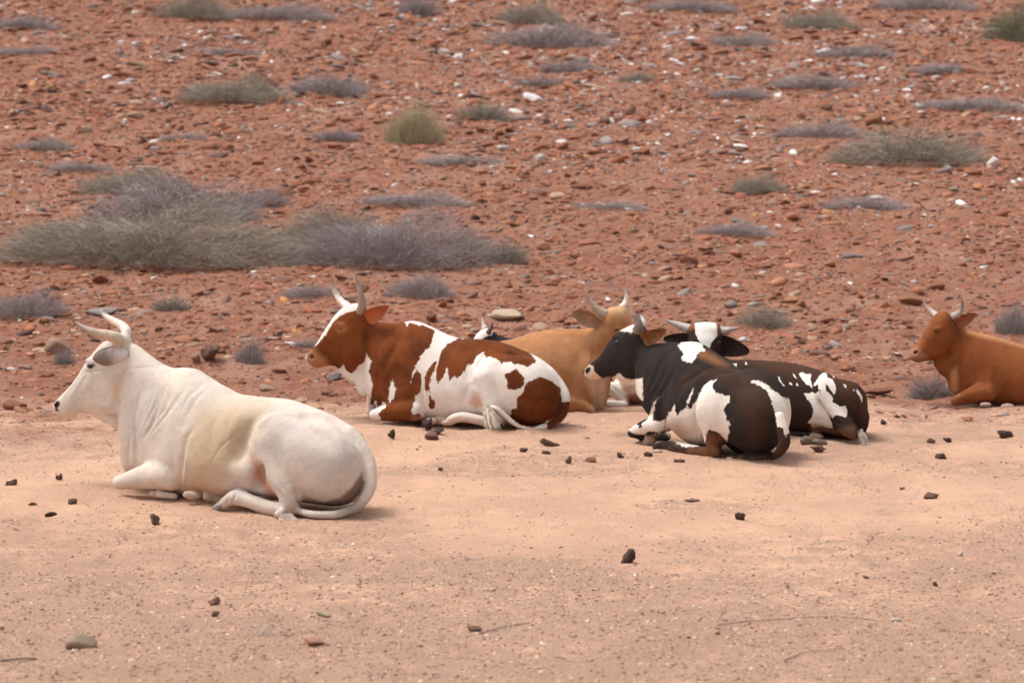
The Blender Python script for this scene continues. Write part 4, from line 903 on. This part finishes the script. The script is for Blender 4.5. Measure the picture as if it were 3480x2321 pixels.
def rock_material(name, col=None, attr=False):
    m = NT(name); co = m.coord(); n = m.noise(9, 5, .65, co); f = m.noise(60, 4, .7, co)
    if attr: a = m.n('ShaderNodeAttribute'); a.attribute_name = 'tone'; c = a.outputs['Color']
    else:
        oi = m.n('ShaderNodeObjectInfo'); k = m.rng(oi.outputs['Random'], 0, 1, .75, 1.2)
        vm = m.n('ShaderNodeVectorMath'); vm.operation = 'SCALE'; vm.inputs[0].default_value = col; m.l(k, vm.inputs['Scale']); c = vm.outputs[0]
    c = m.mix(m.rng(n, .4, .7, 0, .5), c, (.29, .145, .10)); c = m.mix(m.rng(f, .45, .75, 0, .45), c, (.14, .08, .06))
    m.bump(m.math('ADD', n, m.math('MULTIPLY', f, .6)), .6, .02); return m.done(c, .85)
M_SCREE = rock_material('scree_rock', attr=True)
COWS = [(-4.3, 19.6, 1.35, 1.2), (-.8, 23.5, 1.3, .8), (1.1, 24.5, 1.2, .7), (2.0, 22.1, 1.2, 1.1), (3.6, 22.8, 1.2, .8), (5.6, 25, 1.9, .7), (.3, 25.7, 1.0, .7)]
def clear_of_cows(x, y, m=0.):
    k = np.ones(len(x), bool)
    for cx, cy, rx, ry in COWS: k &= ((x - cx) / (rx + m))**2 + ((y - cy) / (ry + m))**2 > 1
    return k
def wedge(n, y0, y1, rg, p=1.0, pad=1.5):
    u = rg.random(n * 3); y = y0 + (y1 - y0) * u**p; hw = .182 * y + pad; x = rg.uniform(-1, 1, len(y)) * (.182 * y1 + pad)
    k = np.abs(x) < hw; return x[k][:n], y[k][:n]
rg = np.random.default_rng(11)
# bed of medium and small stones: nobody could count it
x, y = wedge(66000, 23.5, 64, rg, pad=4); dens = rocky(x, y) * (.36 + .64 * sm(25.0, 29, y)) * (.45 + .55 * sm(.3, .55, vnoise(x * 1.1, y * .7, 17))); k = (rg.random(len(x)) < dens) & clear_of_cows(x, y); x, y = x[k], y[k]
size = (.030 + .060 * rg.random(len(x))**1.6 + .04 * (rg.random(len(x)) > .9)) * (1 + .45 * sm(30, 50, y)); col, _ = stone_colours(x, y, rg)
scatter_mesh('scree', [stone_shape(1 if i % 2 else 2, 100 + i, .26 + .07 * (i % 5), 10) for i in range(12)], x, y, size, .12, rg, M_SCREE, col, tilt=.22)
x, y = wedge(118000, 22.5, 64, rg, pad=4); dens = (.09 + .91 * rocky(x, y)) * (.42 + .58 * sm(24.5, 28, y)); k = (rg.random(len(x)) < dens) & clear_of_cows(x, y); x, y = x[k], y[k]
size = .012 + .026 * rg.random(len(x))**1.4; col, _ = stone_colours(x, y, rg)
scatter_mesh('gravel', [stone_shape(1, 200 + i, .45 + .06 * (i % 4), 4) for i in range(8)], x, y, size * (1 + .3 * sm(30, 50, y)), .1, rg, M_SCREE, col)
x, y = wedge(200000, 12.6, 24.5, rg, 1.0, 2.5)
gr = sm(18.4, 14.3, y + 1.6 * (vnoise(x * .9, y * 1.6, 15) - .5)) * 1.05 + sm(.5, .75, vnoise(x * .8 + 3, y * 1.2, 9)) * .30 + .10 * sm(23, 24.5, y)
k = (rg.random(len(x)) < .035 + .965 * np.clip(gr, 0, 1)**1.3) & clear_of_cows(x, y, -.15); x, y = x[k], y[k]
size = .0035 + .0150 * rg.random(len(x))**2.4
PP = np.array([(.33, .20, .145), (.42, .26, .19), (.54, .34, .24), (.24, .14, .10), (.72, .58, .48), (.40, .30, .26), (.60, .40, .29)]); kk = rg.choice(7, len(x), p=[.22, .22, .2, .12, .05, .09, .10])
scatter_mesh('pebbles', [stone_shape(1, 300 + i, .5 + .06 * (i % 4), 3) for i in range(6)], x, y, size, .15, rg, M_SCREE, PP[kk] * rg.uniform(.8, 1.2, (len(x), 1)), smooth=False)

# three hundred of the largest stones as things of their own
KINDS = [('rust', PAL[0], .32, 'rust red broken stone bedded in the scree of the slope', 'rust red stones on the slope'), ('orange', PAL[1], .20, 'orange brown stone lying in the red scree', 'orange brown stones on the slope'),
         ('maroon', PAL[2], .15, 'dark maroon slab of stone among the scree', 'maroon stones on the slope'), ('mauve', PAL[3], .10, 'dull mauve brown stone on the rocky slope', 'mauve stones on the slope'),
         ('grey', PAL[4], .06, 'grey stone standing out from the red scree', 'grey stones on the slope'), ('white', PAL[5], .11, 'small bright white stone scattered on the red slope', 'white stones on the slope'), ('tan', PAL[6], .06, 'pale tan stone on the rocky slope', 'tan stones on the slope')]
mats = {q[0]: rock_material(q[0] + '_rock', tuple(q[1])) for q in KINDS}
for nm, c in (('black', (.026, .021, .020)), ('beige', (.52, .40, .28)), ('dung', (.095, .055, .038)), ('clod', (.050, .034, .027)), ('pink', (.62, .34, .25)), ('slate', (.36, .33, .32)), ('brown', (.22, .12, .08)), ('chalk', (.80, .74, .68))): mats[nm] = rock_material(nm + '_rock', c)
BIG = [stone_shape(3, 400 + i, .38 + .06 * (i % 5), 11) for i in range(12)]
BIGM = {}
def stone_obj(name, i, mat, loc, sc, rot, label, group=None, cat='stone', shape=None):
    key = (i, mat)
    if key not in BIGM:
        V, F = shape if shape is not None else BIG[i]
        o = mesh_np(name, V, F, mats[mat], link=False); BIGM[key] = o.data
    o = bpy.data.objects.new(name, BIGM[key]); COL.objects.link(o); o.location = loc; o.scale = sc; o.rotation_euler = rot
    return tag(o, label, cat, group)
rg = np.random.default_rng(5)
x, y = wedge(1400, 25.2, 62, rg, 1.0, -.3); k = (rg.random(len(x)) < rocky(x, y) * (.35 + .65 * sm(25.5, 29, y))) & clear_of_cows(x, y, .25); x, y = x[k][:292], y[k][:292]
wk = rg.choice(len(KINDS), len(x), p=[q[2] for q in KINDS])
for j in range(len(x)):
    q = KINDS[wk[j]]; sz = rg.uniform(.07, .15) * (1 + .35 * float(sm(32, 50, y[j])))
    if q[0] == 'white': sz *= .50
    z = float(hgt(x[j], y[j]))
    stone_obj('stone', int(rg.integers(0, 12)), q[0], (x[j], y[j], z + .05 * sz), (sz, sz * .85, sz * rg.uniform(.7, 1.1)), (rg.normal(0, .15), rg.normal(0, .15), rg.random() * 6.3), q[3], q[4])['tone_word'] = q[0]

def px_stone(name, X, Y, wd, hd, mat, label, seed, cat='stone', group=None, rotz=None, rx=0., fl=.5, k=1.4803):
    """X, Y, width and height on the photograph reduced to 2351 px; Y is the stone's foot"""
    g = ground_at(X * k, (Y - hd * .15) * k); m = k * g[1] / FPX; w2 = wd * m / 2; h2 = hd * m
    rr = np.random.default_rng(seed); V, F = stone_shape(3, 900 + seed, 1., 10 if mat not in ('dung', 'brown', 'clod') else 16)
    if mat in ('dung', 'brown', 'black', 'clod'): V = V * (1 + .22 * np.sin(V[:, :1] * 4.1 + seed) * np.cos(V[:, 1:2] * 5.3) + .10 * rr.normal(size=(len(V), 1)))
    V = V / (np.abs(V).max(0) + 1e-6); zb = .30
    o = mesh_np(name, V, F, mats[mat]); o.location = (g[0], g[1], g[2] + h2 * fl * .62); o.scale = (w2, w2 * .75, h2 * fl * 1.15); o.rotation_euler = (rx, rr.normal(0, .12), rr.normal(0, .3) if rotz is None else rotz)
    return tag(o, label, cat, group)
px_stone('stone', 240, 728, 92, 26, 'slate', 'flat pale grey slab on the slope behind the horns of the white cow', 1)
px_stone('stone', 480, 832, 58, 40, 'brown', 'rounded brown boulder with white crust between the white cow and the pied cow', 2, cat='boulder')
px_stone('stone', 450, 836, 34, 26, 'tan', 'small tan stone leaning on the crusted brown boulder', 3)
px_stone('stone', 128, 815, 66, 42, 'tan', 'tan grey boulder left of the face of the white cow', 4, cat='boulder')
px_stone('stone', 1160, 735, 92, 26, 'beige', 'long pale beige stone above the small far cow', 5)
px_stone('stone', 188, 1492, 78, 36, 'beige', 'rounded beige rock alone in the foreground gravel at lower left', 6, cat='rock')
px_stone('stone', 995, 1012, 42, 22, 'mauve', 'reddish stone in front of the shiny black stones by the pied cow', 7)
px_stone('stone', 1353, 1062, 34, 16, 'pink', 'smooth pink pebble on the sand left of the black and white cow', 8, cat='pebble')
px_stone('stone', 722, 1485, 50, 26, 'pink', 'flat pink stone in the gravel at the bottom of the picture', 9)
px_stone('stone', 2205, 1279, 16, 14, 'chalk', 'round white pebble on the sand at lower right', 10, cat='pebble')
px_stone('stone', 2010, 908, 84, 18, 'maroon', 'long flat maroon stone right of the dark brown cow', 11)
px_stone('stone', 765, 876, 46, 20, 'slate', 'cluster like grey stone under the chin of the pied cow', 12)
px_stone('stone', 636, 773, 32, 10, 'black', 'flat black stone on the slope left of the pied cow', 13)
px_stone('stone', 1878, 818, 58, 14, 'mauve', 'long flat stone on the slope above the dark brown cow', 14)
px_stone('stone', 826, 1018, 24, 30, 'pink', 'pinkish stone behind the rump of the white cow', 15)
px_stone('stone', 2003, 292, 46, 36, 'orange', 'round orange boulder above the wide grey green bush at upper right', 16, cat='boulder')
px_stone('stone', 1240, 375, 28, 20, 'chalk', 'white rounded stone in the middle of the slope', 17)
px_stone('stone', 2278, 385, 34, 26, 'chalk', 'pointed white stone right of the wide grey green bush', 18)
px_stone('stone', 290, 180, 60, 18, 'orange', 'long orange stone near the top left of the slope', 19)
px_stone('stone', 600, 205, 70, 40, 'orange', 'big orange rock beside the grey scrub at upper left', 20, cat='rock')
px_stone('stone', 200, 308, 34, 24, 'tan', 'pale topped stone on the left part of the slope', 21)
px_stone('stone', 2150, 668, 60, 22, 'maroon', 'broad maroon rock above the ginger cow', 22, cat='rock')
px_stone('stone', 2090, 700, 60, 22, 'orange', 'orange rock just left of the broad maroon rock above the ginger cow', 23, cat='rock')
px_stone('stone', 35, 945, 60, 26, 'maroon', 'maroon stone on the sand edge at far left below the white cow nose', 24)
px_stone('stone', 860, 795, 44, 12, 'chalk', 'thin pale stone beside the pied cow neck', 25)
px_stone('stone', 990, 742, 34, 20, 'maroon', 'dark red stone on the slope above the withers of the pied cow', 26)
px_stone('stone', 745, 1418, 40, 12, 'beige', 'flat pale stone chip in the foreground gravel left of centre', 27)
px_stone('stone', 2055, 1428, 26, 10, 'chalk', 'small whitish pebble near the long dry twig', 28, cat='pebble')

# dung and dark clods on the sand, each a thing
D = [(900, 1012, 22, 22, 'black', 'small shiny black stone on the sand in front of the pied cow', 'stone'), (984, 992, 34, 28, 'black', 'faceted black stone on the sand below the belly of the pied cow', 'stone'), (1006, 1000, 38, 16, 'black', 'low black stone touching the faceted black one', 'stone'),
     (1446, 1296, 46, 34, 'clod', 'large black dung clod alone on the open sand right of centre', 'dung'), (1200, 1040, 24, 14, 'dung', 'square dark clod on the sand below the pied cow tail', 'dung'), (1262, 1026, 52, 15, 'dung', 'wide flat patch of dark dung below the tan cow', 'dung'),
     (1254, 1044, 24, 12, 'brown', 'brown clod just under the wide dung patch', 'dung'), (1306, 1068, 18, 22, 'brown', 'upright brown clod left of the pink pebble', 'dung'), (1423, 1054, 20, 16, 'dung', 'dark clod in front of the knee of the black and white cow', 'dung'),
     (1490, 1050, 24, 14, 'dung', 'dark clod beside the hoof of the black and white cow', 'dung'), (1010, 1082, 18, 11, 'dung', 'tiny dark clod on the sand right of the white cow rump', 'dung'), (135, 1104, 18, 17, 'dung', 'dark clod on the sand left of the white cow knee', 'dung'),
     (28, 1116, 34, 15, 'dung', 'dark clod close to the left edge of the picture', 'dung'), (168, 1158, 26, 14, 'dung', 'dark dung chip below left of the white cow knee', 'dung'), (120, 1186, 36, 13, 'clod', 'flat black chip lowest at the left of the sand', 'dung'),
     (74, 1161, 22, 8, 'dung', 'low dark chip between the left edge and the flat black chip', 'dung'), (356, 1208, 32, 28, 'dung', 'pointed dark triangular clod in front of the white cow', 'dung'), (1699, 1196, 26, 20, 'clod', 'pointed black clod on the sand below the black and white cow', 'dung'),
     (2158, 1056, 32, 18, 'dung', 'dark clod in the middle of the sand at right', 'dung'), (2308, 1007, 42, 22, 'clod', 'rounded blackish dung mound near the right edge', 'dung'), (2176, 1018, 24, 14, 'clod', 'dark clod left of the rounded dung mound', 'dung'),
     (2136, 1146, 44, 16, 'brown', 'half buried brown lump on the sand at right', 'dung'), (2028, 976, 20, 13, 'dung', 'small dark clod right of the dark brown cow', 'dung'), (2070, 1125, 20, 7, 'brown', 'thin brown chip left of the half buried lump', 'dung'),
     (2136, 1018, 24, 14, 'brown', 'brown dung crumb below the ginger cow', 'dung'), (1878, 1040, 42, 18, 'brown', 'crumbly brown dung below the hoof of the dark brown cow', 'dung'), (492, 1392, 36, 20, 'brown', 'curled brown clod in the foreground gravel', 'dung'),
     (494, 1418, 26, 16, 'brown', 'small brown clod just under the curled one', 'dung'), (2148, 1348, 16, 12, 'dung', 'dark speck of dung at lower right', 'dung'), (1560, 1062, 30, 10, 'brown', 'flat brown crumb left of the black and white cow leg', 'dung'),
     (1990, 1330, 22, 8, 'brown', 'brown chip of dung above the long twig', 'dung'), (1590, 1152, 44, 7, 'brown', 'thin line of brown crust on the sand in the centre right', 'dung'), (1092, 1450, 44, 12, 'brown', 'flat brown bark chip at the bottom centre', 'chip')]
for i, (X, Y, wd, hd, mt, lb, ct) in enumerate(D):
    nm = {'stone': 'stone', 'dung': 'dung_clod', 'chip': 'bark_chip'}[ct]
    px_stone(nm, X, Y, wd, hd * (1.1 if ct == 'stone' else .95), mt, lb, 50 + i, cat=ct, group='dark dung clods on the sand' if ct == 'dung' else None, fl=.55)

# ================================================================== dry scrub
def scrub_mesh(seed, n, tw, ln, tones, up=.45, leaf=0.):
    """unit mound (1 wide, 1 deep, 1 high) of fine curved twigs"""
    rg = np.random.default_rng(seed); a = rg.random(n) * 2 * np.pi; rr = rg.random(n)**.62 * .52; zz = rg.random(n)**.9; SC = np.array([1, .55, .30])
    lob = -.1 + 1.1 * vnoise(a * 2.1 + 9 * seed, a * 0 + 3.3, 60 + seed) + .55 * vnoise(a * 7 + seed, a * 0, 61 + seed) + .22 * rg.normal(size=n); ph = seed * 1.7
    x = rr * np.cos(a); yv = rr * np.sin(a); top = np.sqrt(np.maximum(1 - (rr / .5)**3, 0)) * (.72 + .28 * np.sin(x * 9 + ph) * np.cos(yv * 7 + ph)) ; z = zz * np.clip(top, .05, 1) * .95
    P = np.stack([x * (.8 + .25 * lob), yv * (.8 + .25 * lob), z], 1) * SC
    gap = vnoise(P[:, 0] * 9 + seed * 3, P[:, 2] * 22 + P[:, 1] * 8, 40 + seed); P[:, 2] *= 1 + .35 * (gap - .5); P[:, 0] += .03 * (gap - .5)
    d = np.stack([np.cos(a) * (.5 + rr), np.sin(a) * (.5 + rr), np.full(n, up)], 1) + rg.normal(0, .45, (n, 3)); d /= np.linalg.norm(d, axis=1)[:, None]
    L = ln * rg.uniform(.5, 1.4, n); sd_ = np.cross(d, rg.normal(size=(n, 3))); sd_ /= np.linalg.norm(sd_, axis=1)[:, None]
    bend = rg.normal(0, .25, (n, 3)); V = []
    for t, wv in ((-.5, 1), (0, .8), (.5, .15)):
        c = P + d * (L * t)[:, None] + bend * (L * (t + .5)**2)[:, None]; c[:, 2] = np.maximum(c[:, 2], -0.012)
        V += [(c - sd_ * tw * wv) / SC, (c + sd_ * tw * wv) / SC]
    V = np.stack(V, 1).reshape(-1, 3); b = np.arange(n)[:, None, None] * 6; F = (np.array([[0, 1, 3, 2], [2, 3, 5, 4]])[None] + b).reshape(-1, 4)
    tn = np.array(tones)[rg.integers(0, len(tones), n)] * rg.uniform(.7, 1.25, (n, 1)); return V, F, np.repeat(tn, 6, 0)
m = NT('dry_twigs'); a_ = m.n('ShaderNodeAttribute'); a_.attribute_name = 'tone'; M_TWIG = m.done(a_.outputs['Color'], .9)
GREY = [(.40, .345, .335), (.32, .28, .28), (.46, .40, .375), (.36, .31, .325), (.28, .22, .20)]
OLIV = [(.38, .34, .27), (.31, .28, .225), (.45, .39, .32), (.38, .32, .28), (.34, .32, .25), (.25, .20, .165)]
GREEN = [(.52, .45, .28), (.44, .40, .25), (.58, .50, .34), (.40, .32, .22)]
DARK = [(.20, .21, .13), (.28, .27, .17), (.40, .37, .26), (.12, .13, .08)]
SCRUBS = {}
def scrub_proto(kind, size, seed):
    key = (kind, size, seed)
    if key not in SCRUBS:
        n, tw, ln = {'L': (19000, .00055, .080), 'M': (4400, .0013, .13), 'S': (1500, .0033, .26)}[size]
        tones = {'grey': GREY, 'olive': OLIV, 'green': GREEN, 'dark': DARK, 'pale': [(.62, .50, .43), (.50, .39, .33)]}[kind]
        if kind == 'pale': n, ln = 170, .35
        if kind == 'green': V, F, C = scrub_mesh(seed, 3600, .0024, .16, tones, 1.3)
        else: V, F, C = scrub_mesh(seed, n, tw, ln, tones, .45 if size != 'S' else .8)
        me = mesh_np('twigs', V, F, M_TWIG, attrs={'tone': C}, link=False, smooth=False).data
        rg = np.random.default_rng(seed); VV = []; FF = []
        for i in range(9):
            a = rg.random() * 6.3; p0 = np.array([rg.normal(0, .08), rg.normal(0, .08), 0.]); e = np.array([math.cos(a) * .42, math.sin(a) * .42, rg.uniform(.1, .6)])
            pts = [(p0 + (e - p0) * t + np.array([0, 0, .12 * math.sin(3 * t)]) + rg.normal(0, .012, 3), .008 * (1 - .8 * t)) for t in (0, .35, .7, 1)]
            v, f = tube(pts, 5, 2); o = sum(len(q) for q in VV); VV.append(v); FF += [tuple(dict.fromkeys(int(k) + o for k in q)) for q in f]
        mb = bpy.data.meshes.new('branches'); mb.from_pydata([tuple(v) for v in np.concatenate(VV)], [], FF); mb.update(); mb.materials.append(M_BRANCH)
        SCRUBS[key] = (me, mb)
    return SCRUBS[key]
M_BRANCH = simple('bleached_branch', (.42, .37, .34), .8, .2, 20)
def scrub(X, Y, wd, hd, kind, label, seed, name='dry_shrub', group='grey dry shrubs on the red slope', cat='shrub', k=1.4803, deep=.55):
    g = ground_at(X * k, Y * k); mpp = k * g[1] / FPX; w_ = wd * mpp; h_ = hd * mpp * .92
    size = 'L' if wd > 330 else ('M' if wd > 105 else 'S'); me, mb = scrub_proto(kind, size, seed % 3)
    dp = min(w_ * deep, 1.6)
    root = empty(name, (g[0], g[1] + dp * .42, float(hgt(g[0], g[1] + dp * .42)) - .02), label, cat, group)
    root.scale = (w_ * 1.2, dp, h_ * 1.15); root.rotation_euler = (0, R(1.5), 0)
    for nm, q in (('twigs', me), ('branches', mb)):
        o = bpy.data.objects.new(nm, q); COL.objects.link(o); o.parent = root
    return root
S = [(330, 622, 660, 140, 'olive', 'widest grey green shrub mound above the white cow'), (395, 520, 330, 130, 'grey', 'mauve grey shrub behind the widest mound at left'), (300, 450, 210, 70, 'olive', 'brownish shrub topmost of the big clump at left'),
     (905, 625, 440, 135, 'grey', 'wide grey shrub mound above the pied cow'), (760, 560, 200, 90, 'olive', 'olive shrub wedged between the two wide mounds'), (600, 478, 118, 52, 'grey', 'round grey shrub above the gap of the two wide mounds'),
     (950, 480, 230, 34, 'grey', 'low grey shrub with bleached branches above the wide right mound'), (1165, 606, 80, 50, 'olive', 'small shrub at the right end of the wide grey mound'), (950, 332, 110, 92, 'green', 'yellow green bush alone in the middle of the slope'),
     (530, 245, 215, 62, 'olive', 'grey green shrub at upper left of centre'), (755, 220, 150, 52, 'grey', 'grey shrub right beside the grey green one at upper left'), (100, 350, 120, 34, 'grey', 'low shrub near the left edge at mid slope'),
     (425, 322, 110, 22, 'grey', 'flat bleached twig heap at upper left'), (1112, 278, 100, 38, 'olive', 'small olive shrub right of the yellow green bush'), (1270, 112, 240, 62, 'grey', 'long grey shrub near the top centre'), (1215, 58, 130, 54, 'olive', 'olive shrub behind the long grey one at top centre'),
     (960, 36, 80, 44, 'grey', 'small shrub at the top left of centre'), (440, 46, 150, 62, 'olive', 'olive shrub at the top edge left'), (635, 50, 220, 38, 'grey', 'long low grey shrub at the top edge'), (510, 130, 160, 24, 'grey', 'flat grey shrub under the long top one'),
     (50, 68, 130, 34, 'grey', 'grey shrub in the top left corner'), (60, 128, 150, 24, 'grey', 'flat grey shrub at the left edge near the top'), (2100, 382, 300, 95, 'olive', 'wide grey green bush at upper right'), (1895, 318, 180, 40, 'grey', 'flat grey shrub left behind the wide right bush'),
     (1742, 450, 112, 48, 'olive', 'rounded shrub in the right middle of the slope'), (1992, 480, 160, 34, 'grey', 'low mauve shrub below the wide right bush'), (1690, 545, 150, 32, 'grey', 'low grey shrub above the head of the dark brown cow'), (1402, 484, 170, 24, 'grey', 'flat twiggy shrub in the slope centre'),
     (1872, 206, 170, 36, 'grey', 'long low shrub in the right upper slope'), (1972, 134, 170, 34, 'grey', 'grey shrub above the long low right one'), (1710, 108, 150, 34, 'grey', 'grey shrub at top right of centre'), (2180, 170, 140, 26, 'grey', 'small flat shrub near the right edge up high'),
     (2240, 256, 220, 32, 'grey', 'long flat shrub touching the right edge'), (1880, 70, 150, 50, 'olive', 'olive shrub near the top right'), (2130, 26, 210, 40, 'grey', 'grey shrub on the top edge at right'), (2340, 98, 130, 100, 'dark', 'dark green bush in the top right corner'),
     (1310, 170, 130, 34, 'grey', 'grey shrub below the long top centre shrub'), (1060, 384, 170, 24, 'grey', 'flat grey shrub below the yellow green bush'), (1465, 190, 70, 24, 'olive', 'tiny shrub right of the slope centre'), (60, 735, 160, 72, 'grey', 'pale twiggy shrub at the left edge beside the white cow horns'),
     (712, 688, 110, 34, 'grey', 'low twigs just left of the pied cow horns'), (965, 690, 130, 60, 'grey', 'grey twigs just above the withers of the pied cow'), (392, 715, 76, 34, 'olive', 'small weed patch right of the white cow horns'), (1590, 30, 180, 30, 'grey', 'flat shrub at the top edge right of centre'),
     (1240, 200, 90, 20, 'grey', 'thin shrub between two grey ones at upper centre'), (1700, 228, 120, 24, 'grey', 'faint low shrub at upper right of centre'), (180, 395, 130, 24, 'grey', 'faint low shrub at left mid slope'), (770, 325, 90, 22, 'grey', 'faint low shrub left of the yellow green bush')]
for i, (X, Y, wd, hd, kd, lb) in enumerate(S): scrub(X, Y, wd, hd, kd, lb, i)
S2 = [(572, 836, 56, 62, 'grey', 'upright twiggy tuft behind the back of the white cow'), (146, 838, 46, 40, 'grey', 'tiny grey weed left of the white cow forehead'), (1752, 756, 110, 60, 'olive', 'thin dry weed above the dark brown cow'), (2325, 770, 66, 70, 'grey', 'dry weed behind the ginger cow back'),
      (2140, 918, 96, 56, 'grey', 'pale dry weed in front of the ginger cow chest'), (600, 1462, 90, 34, 'pale', 'bleached twig tuft in the foreground gravel'), (1500, 905, 40, 20, 'grey', 'weed beside the hidden cow'), (700, 800, 60, 22, 'grey', 'small weed left of the pied cow muzzle')]
for i, (X, Y, wd, hd, kd, lb) in enumerate(S2): scrub(X, Y, wd, hd, kd, lb, i + 2, 'dry_weed', 'dry weeds around the herd', 'weed')

# each stone gets the landmark it lies by
WORD = {'rust': 'rust red', 'orange': 'orange brown', 'maroon': 'dark maroon', 'mauve': 'mauve brown', 'grey': 'grey', 'white': 'bright white', 'tan': 'pale tan'}
LM = [(X, Y - hd * .5, wd / 2, hd / 2, lb) for (X, Y, wd, hd, kd, lb) in S + S2] + [(240, 716, 46, 13, 'flat pale grey slab behind the white horns'), (480, 815, 40, 20, 'crusted brown boulder'), (1160, 722, 46, 12, 'long pale beige stone'), (2003, 275, 24, 18, 'round orange boulder at upper right'),
      (1240, 366, 14, 10, 'white rounded stone in the middle of the slope'), (800, 680, 60, 40, 'pied cow horns'), (1400, 700, 60, 30, 'tan cow horns'), (1615, 740, 80, 20, 'head of the dark brown cow'), (2180, 710, 60, 30, 'ginger cow head')]
used = set(); stones = [o for o in COL.objects if 'tone_word' in o]
PX = proj(np.array([o.location[:] for o in stones])) / 1.4803
for o, (X, Y) in sorted(zip(stones, PX), key=lambda q: -q[0].scale[0]):
    dd = sorted(LM, key=lambda q: math.hypot(max(abs(X - q[0]) - q[2], 0), 1.6 * max(abs(Y - q[1]) - q[3], 0)))
    c = WORD[o['tone_word']]; done = False
    for q in dd[:7]:
        dx, dy = X - q[0], Y - q[1]; ox, oy = abs(dx) > q[2], abs(dy) > q[3]
        dr = ('just ' if math.hypot(max(abs(dx) - q[2], 0), max(abs(dy) - q[3], 0)) < 35 else '') + ('above' if dy < 0 else 'below') if oy and not ox else ('left of' if dx < 0 else 'right of') if ox and not oy else (('upper' if dy < 0 else 'lower') + (' left of' if dx < 0 else ' right of')) if ox else 'amid'
        for sz in (('flat ' if o.scale[2] < .9 * o.scale[0] else 'blocky '), ''):
            lb = '%s%s stone %s the %s' % (sz, c, dr, q[4])
            if len(lb.split()) <= 16 and lb not in used: used.add(lb); o['label'] = lb; done = True; break
        if done: break
    del o['tone_word']

# twigs lying on the sand
def stick(pts, r, label, k=1.4803):
    Q = []
    for i, (X, Y, up) in enumerate(pts):
        g = ground_at(X * k, Y * k); Q.append((g + np.array([0, 0, r * .6 + up]), r * (1 - .6 * i / len(pts))))
    V, F = tube(Q, 6, 3); o = faces_mesh('dry_twig', V, F, M_STICK, None, (Q[0][0][0], Q[0][0][1], 0)); o.location = (Q[0][0][0], Q[0][0][1], 0); return tag(o, label, 'twig')
M_STICK = simple('weathered_stick', (.27, .19, .165), .8, .2, 30)
stick([(1665, 1400, .0), (1646, 1430, .0)], .0035, 'short dark twig standing at the end of the long one')
stick([(1646, 1436, 0), (1720, 1432, .01), (1800, 1422, .0), (1900, 1420, .01), (2010, 1424, 0)], .0035, 'long thin dry twig lying on the sand at lower right')
stick([(1800, 1518, 0), (1860, 1500, .01), (1930, 1490, 0)], .003, 'pale curved twig near the bottom right')
stick([(0, 1520, 0), (40, 1518, .01), (84, 1514, 0)], .007, 'grey stick at the bottom left edge')
stick([(1100, 1455, 0), (1160, 1444, .01), (1215, 1430, 0)], .004, 'hair thin twig near the bottom centre')

# stubble of dry grass: uncountable
rg = np.random.default_rng(31); x, y = wedge(42000, 13.4, 25.5, rg, 1.0, .6)
gr = sm(.45, .7, vnoise(x * .9 + 7, y * .9, 12)) * (.25 + .75 * sm(-1, 3, x)) * (.35 + .65 * sm(24, 21, y)); k = (rg.random(len(x)) < gr * .9) & clear_of_cows(x, y, -.25); x, y = x[k], y[k]; n = len(x)
z = hgt(x, y); a = rg.random(n) * 6.28; L = .015 + .045 * rg.random(n)**2; d = np.stack([np.cos(a) * .7, np.sin(a) * .7, .4 + .6 * rg.random(n)], 1); s_ = np.stack([-np.sin(a), np.cos(a), 0 * a], 1) * .0019
B0 = np.stack([x, y, z - .002], 1); V = np.stack([B0 - s_, B0 + s_, B0 + d * L[:, None]], 1).reshape(-1, 3)
tn = np.array([(.52, .40, .30), (.30, .21, .16), (.64, .50, .39), (.22, .15, .11)])[rg.integers(0, 4, n)]
o = mesh_np('dry_grass', V, np.arange(3 * n).reshape(-1, 3), M_TWIG, attrs={'tone': np.repeat(tn, 3, 0)}, smooth=False); tag(o, kind='stuff')
print('script done %.1fs' % (time.time() - T0))
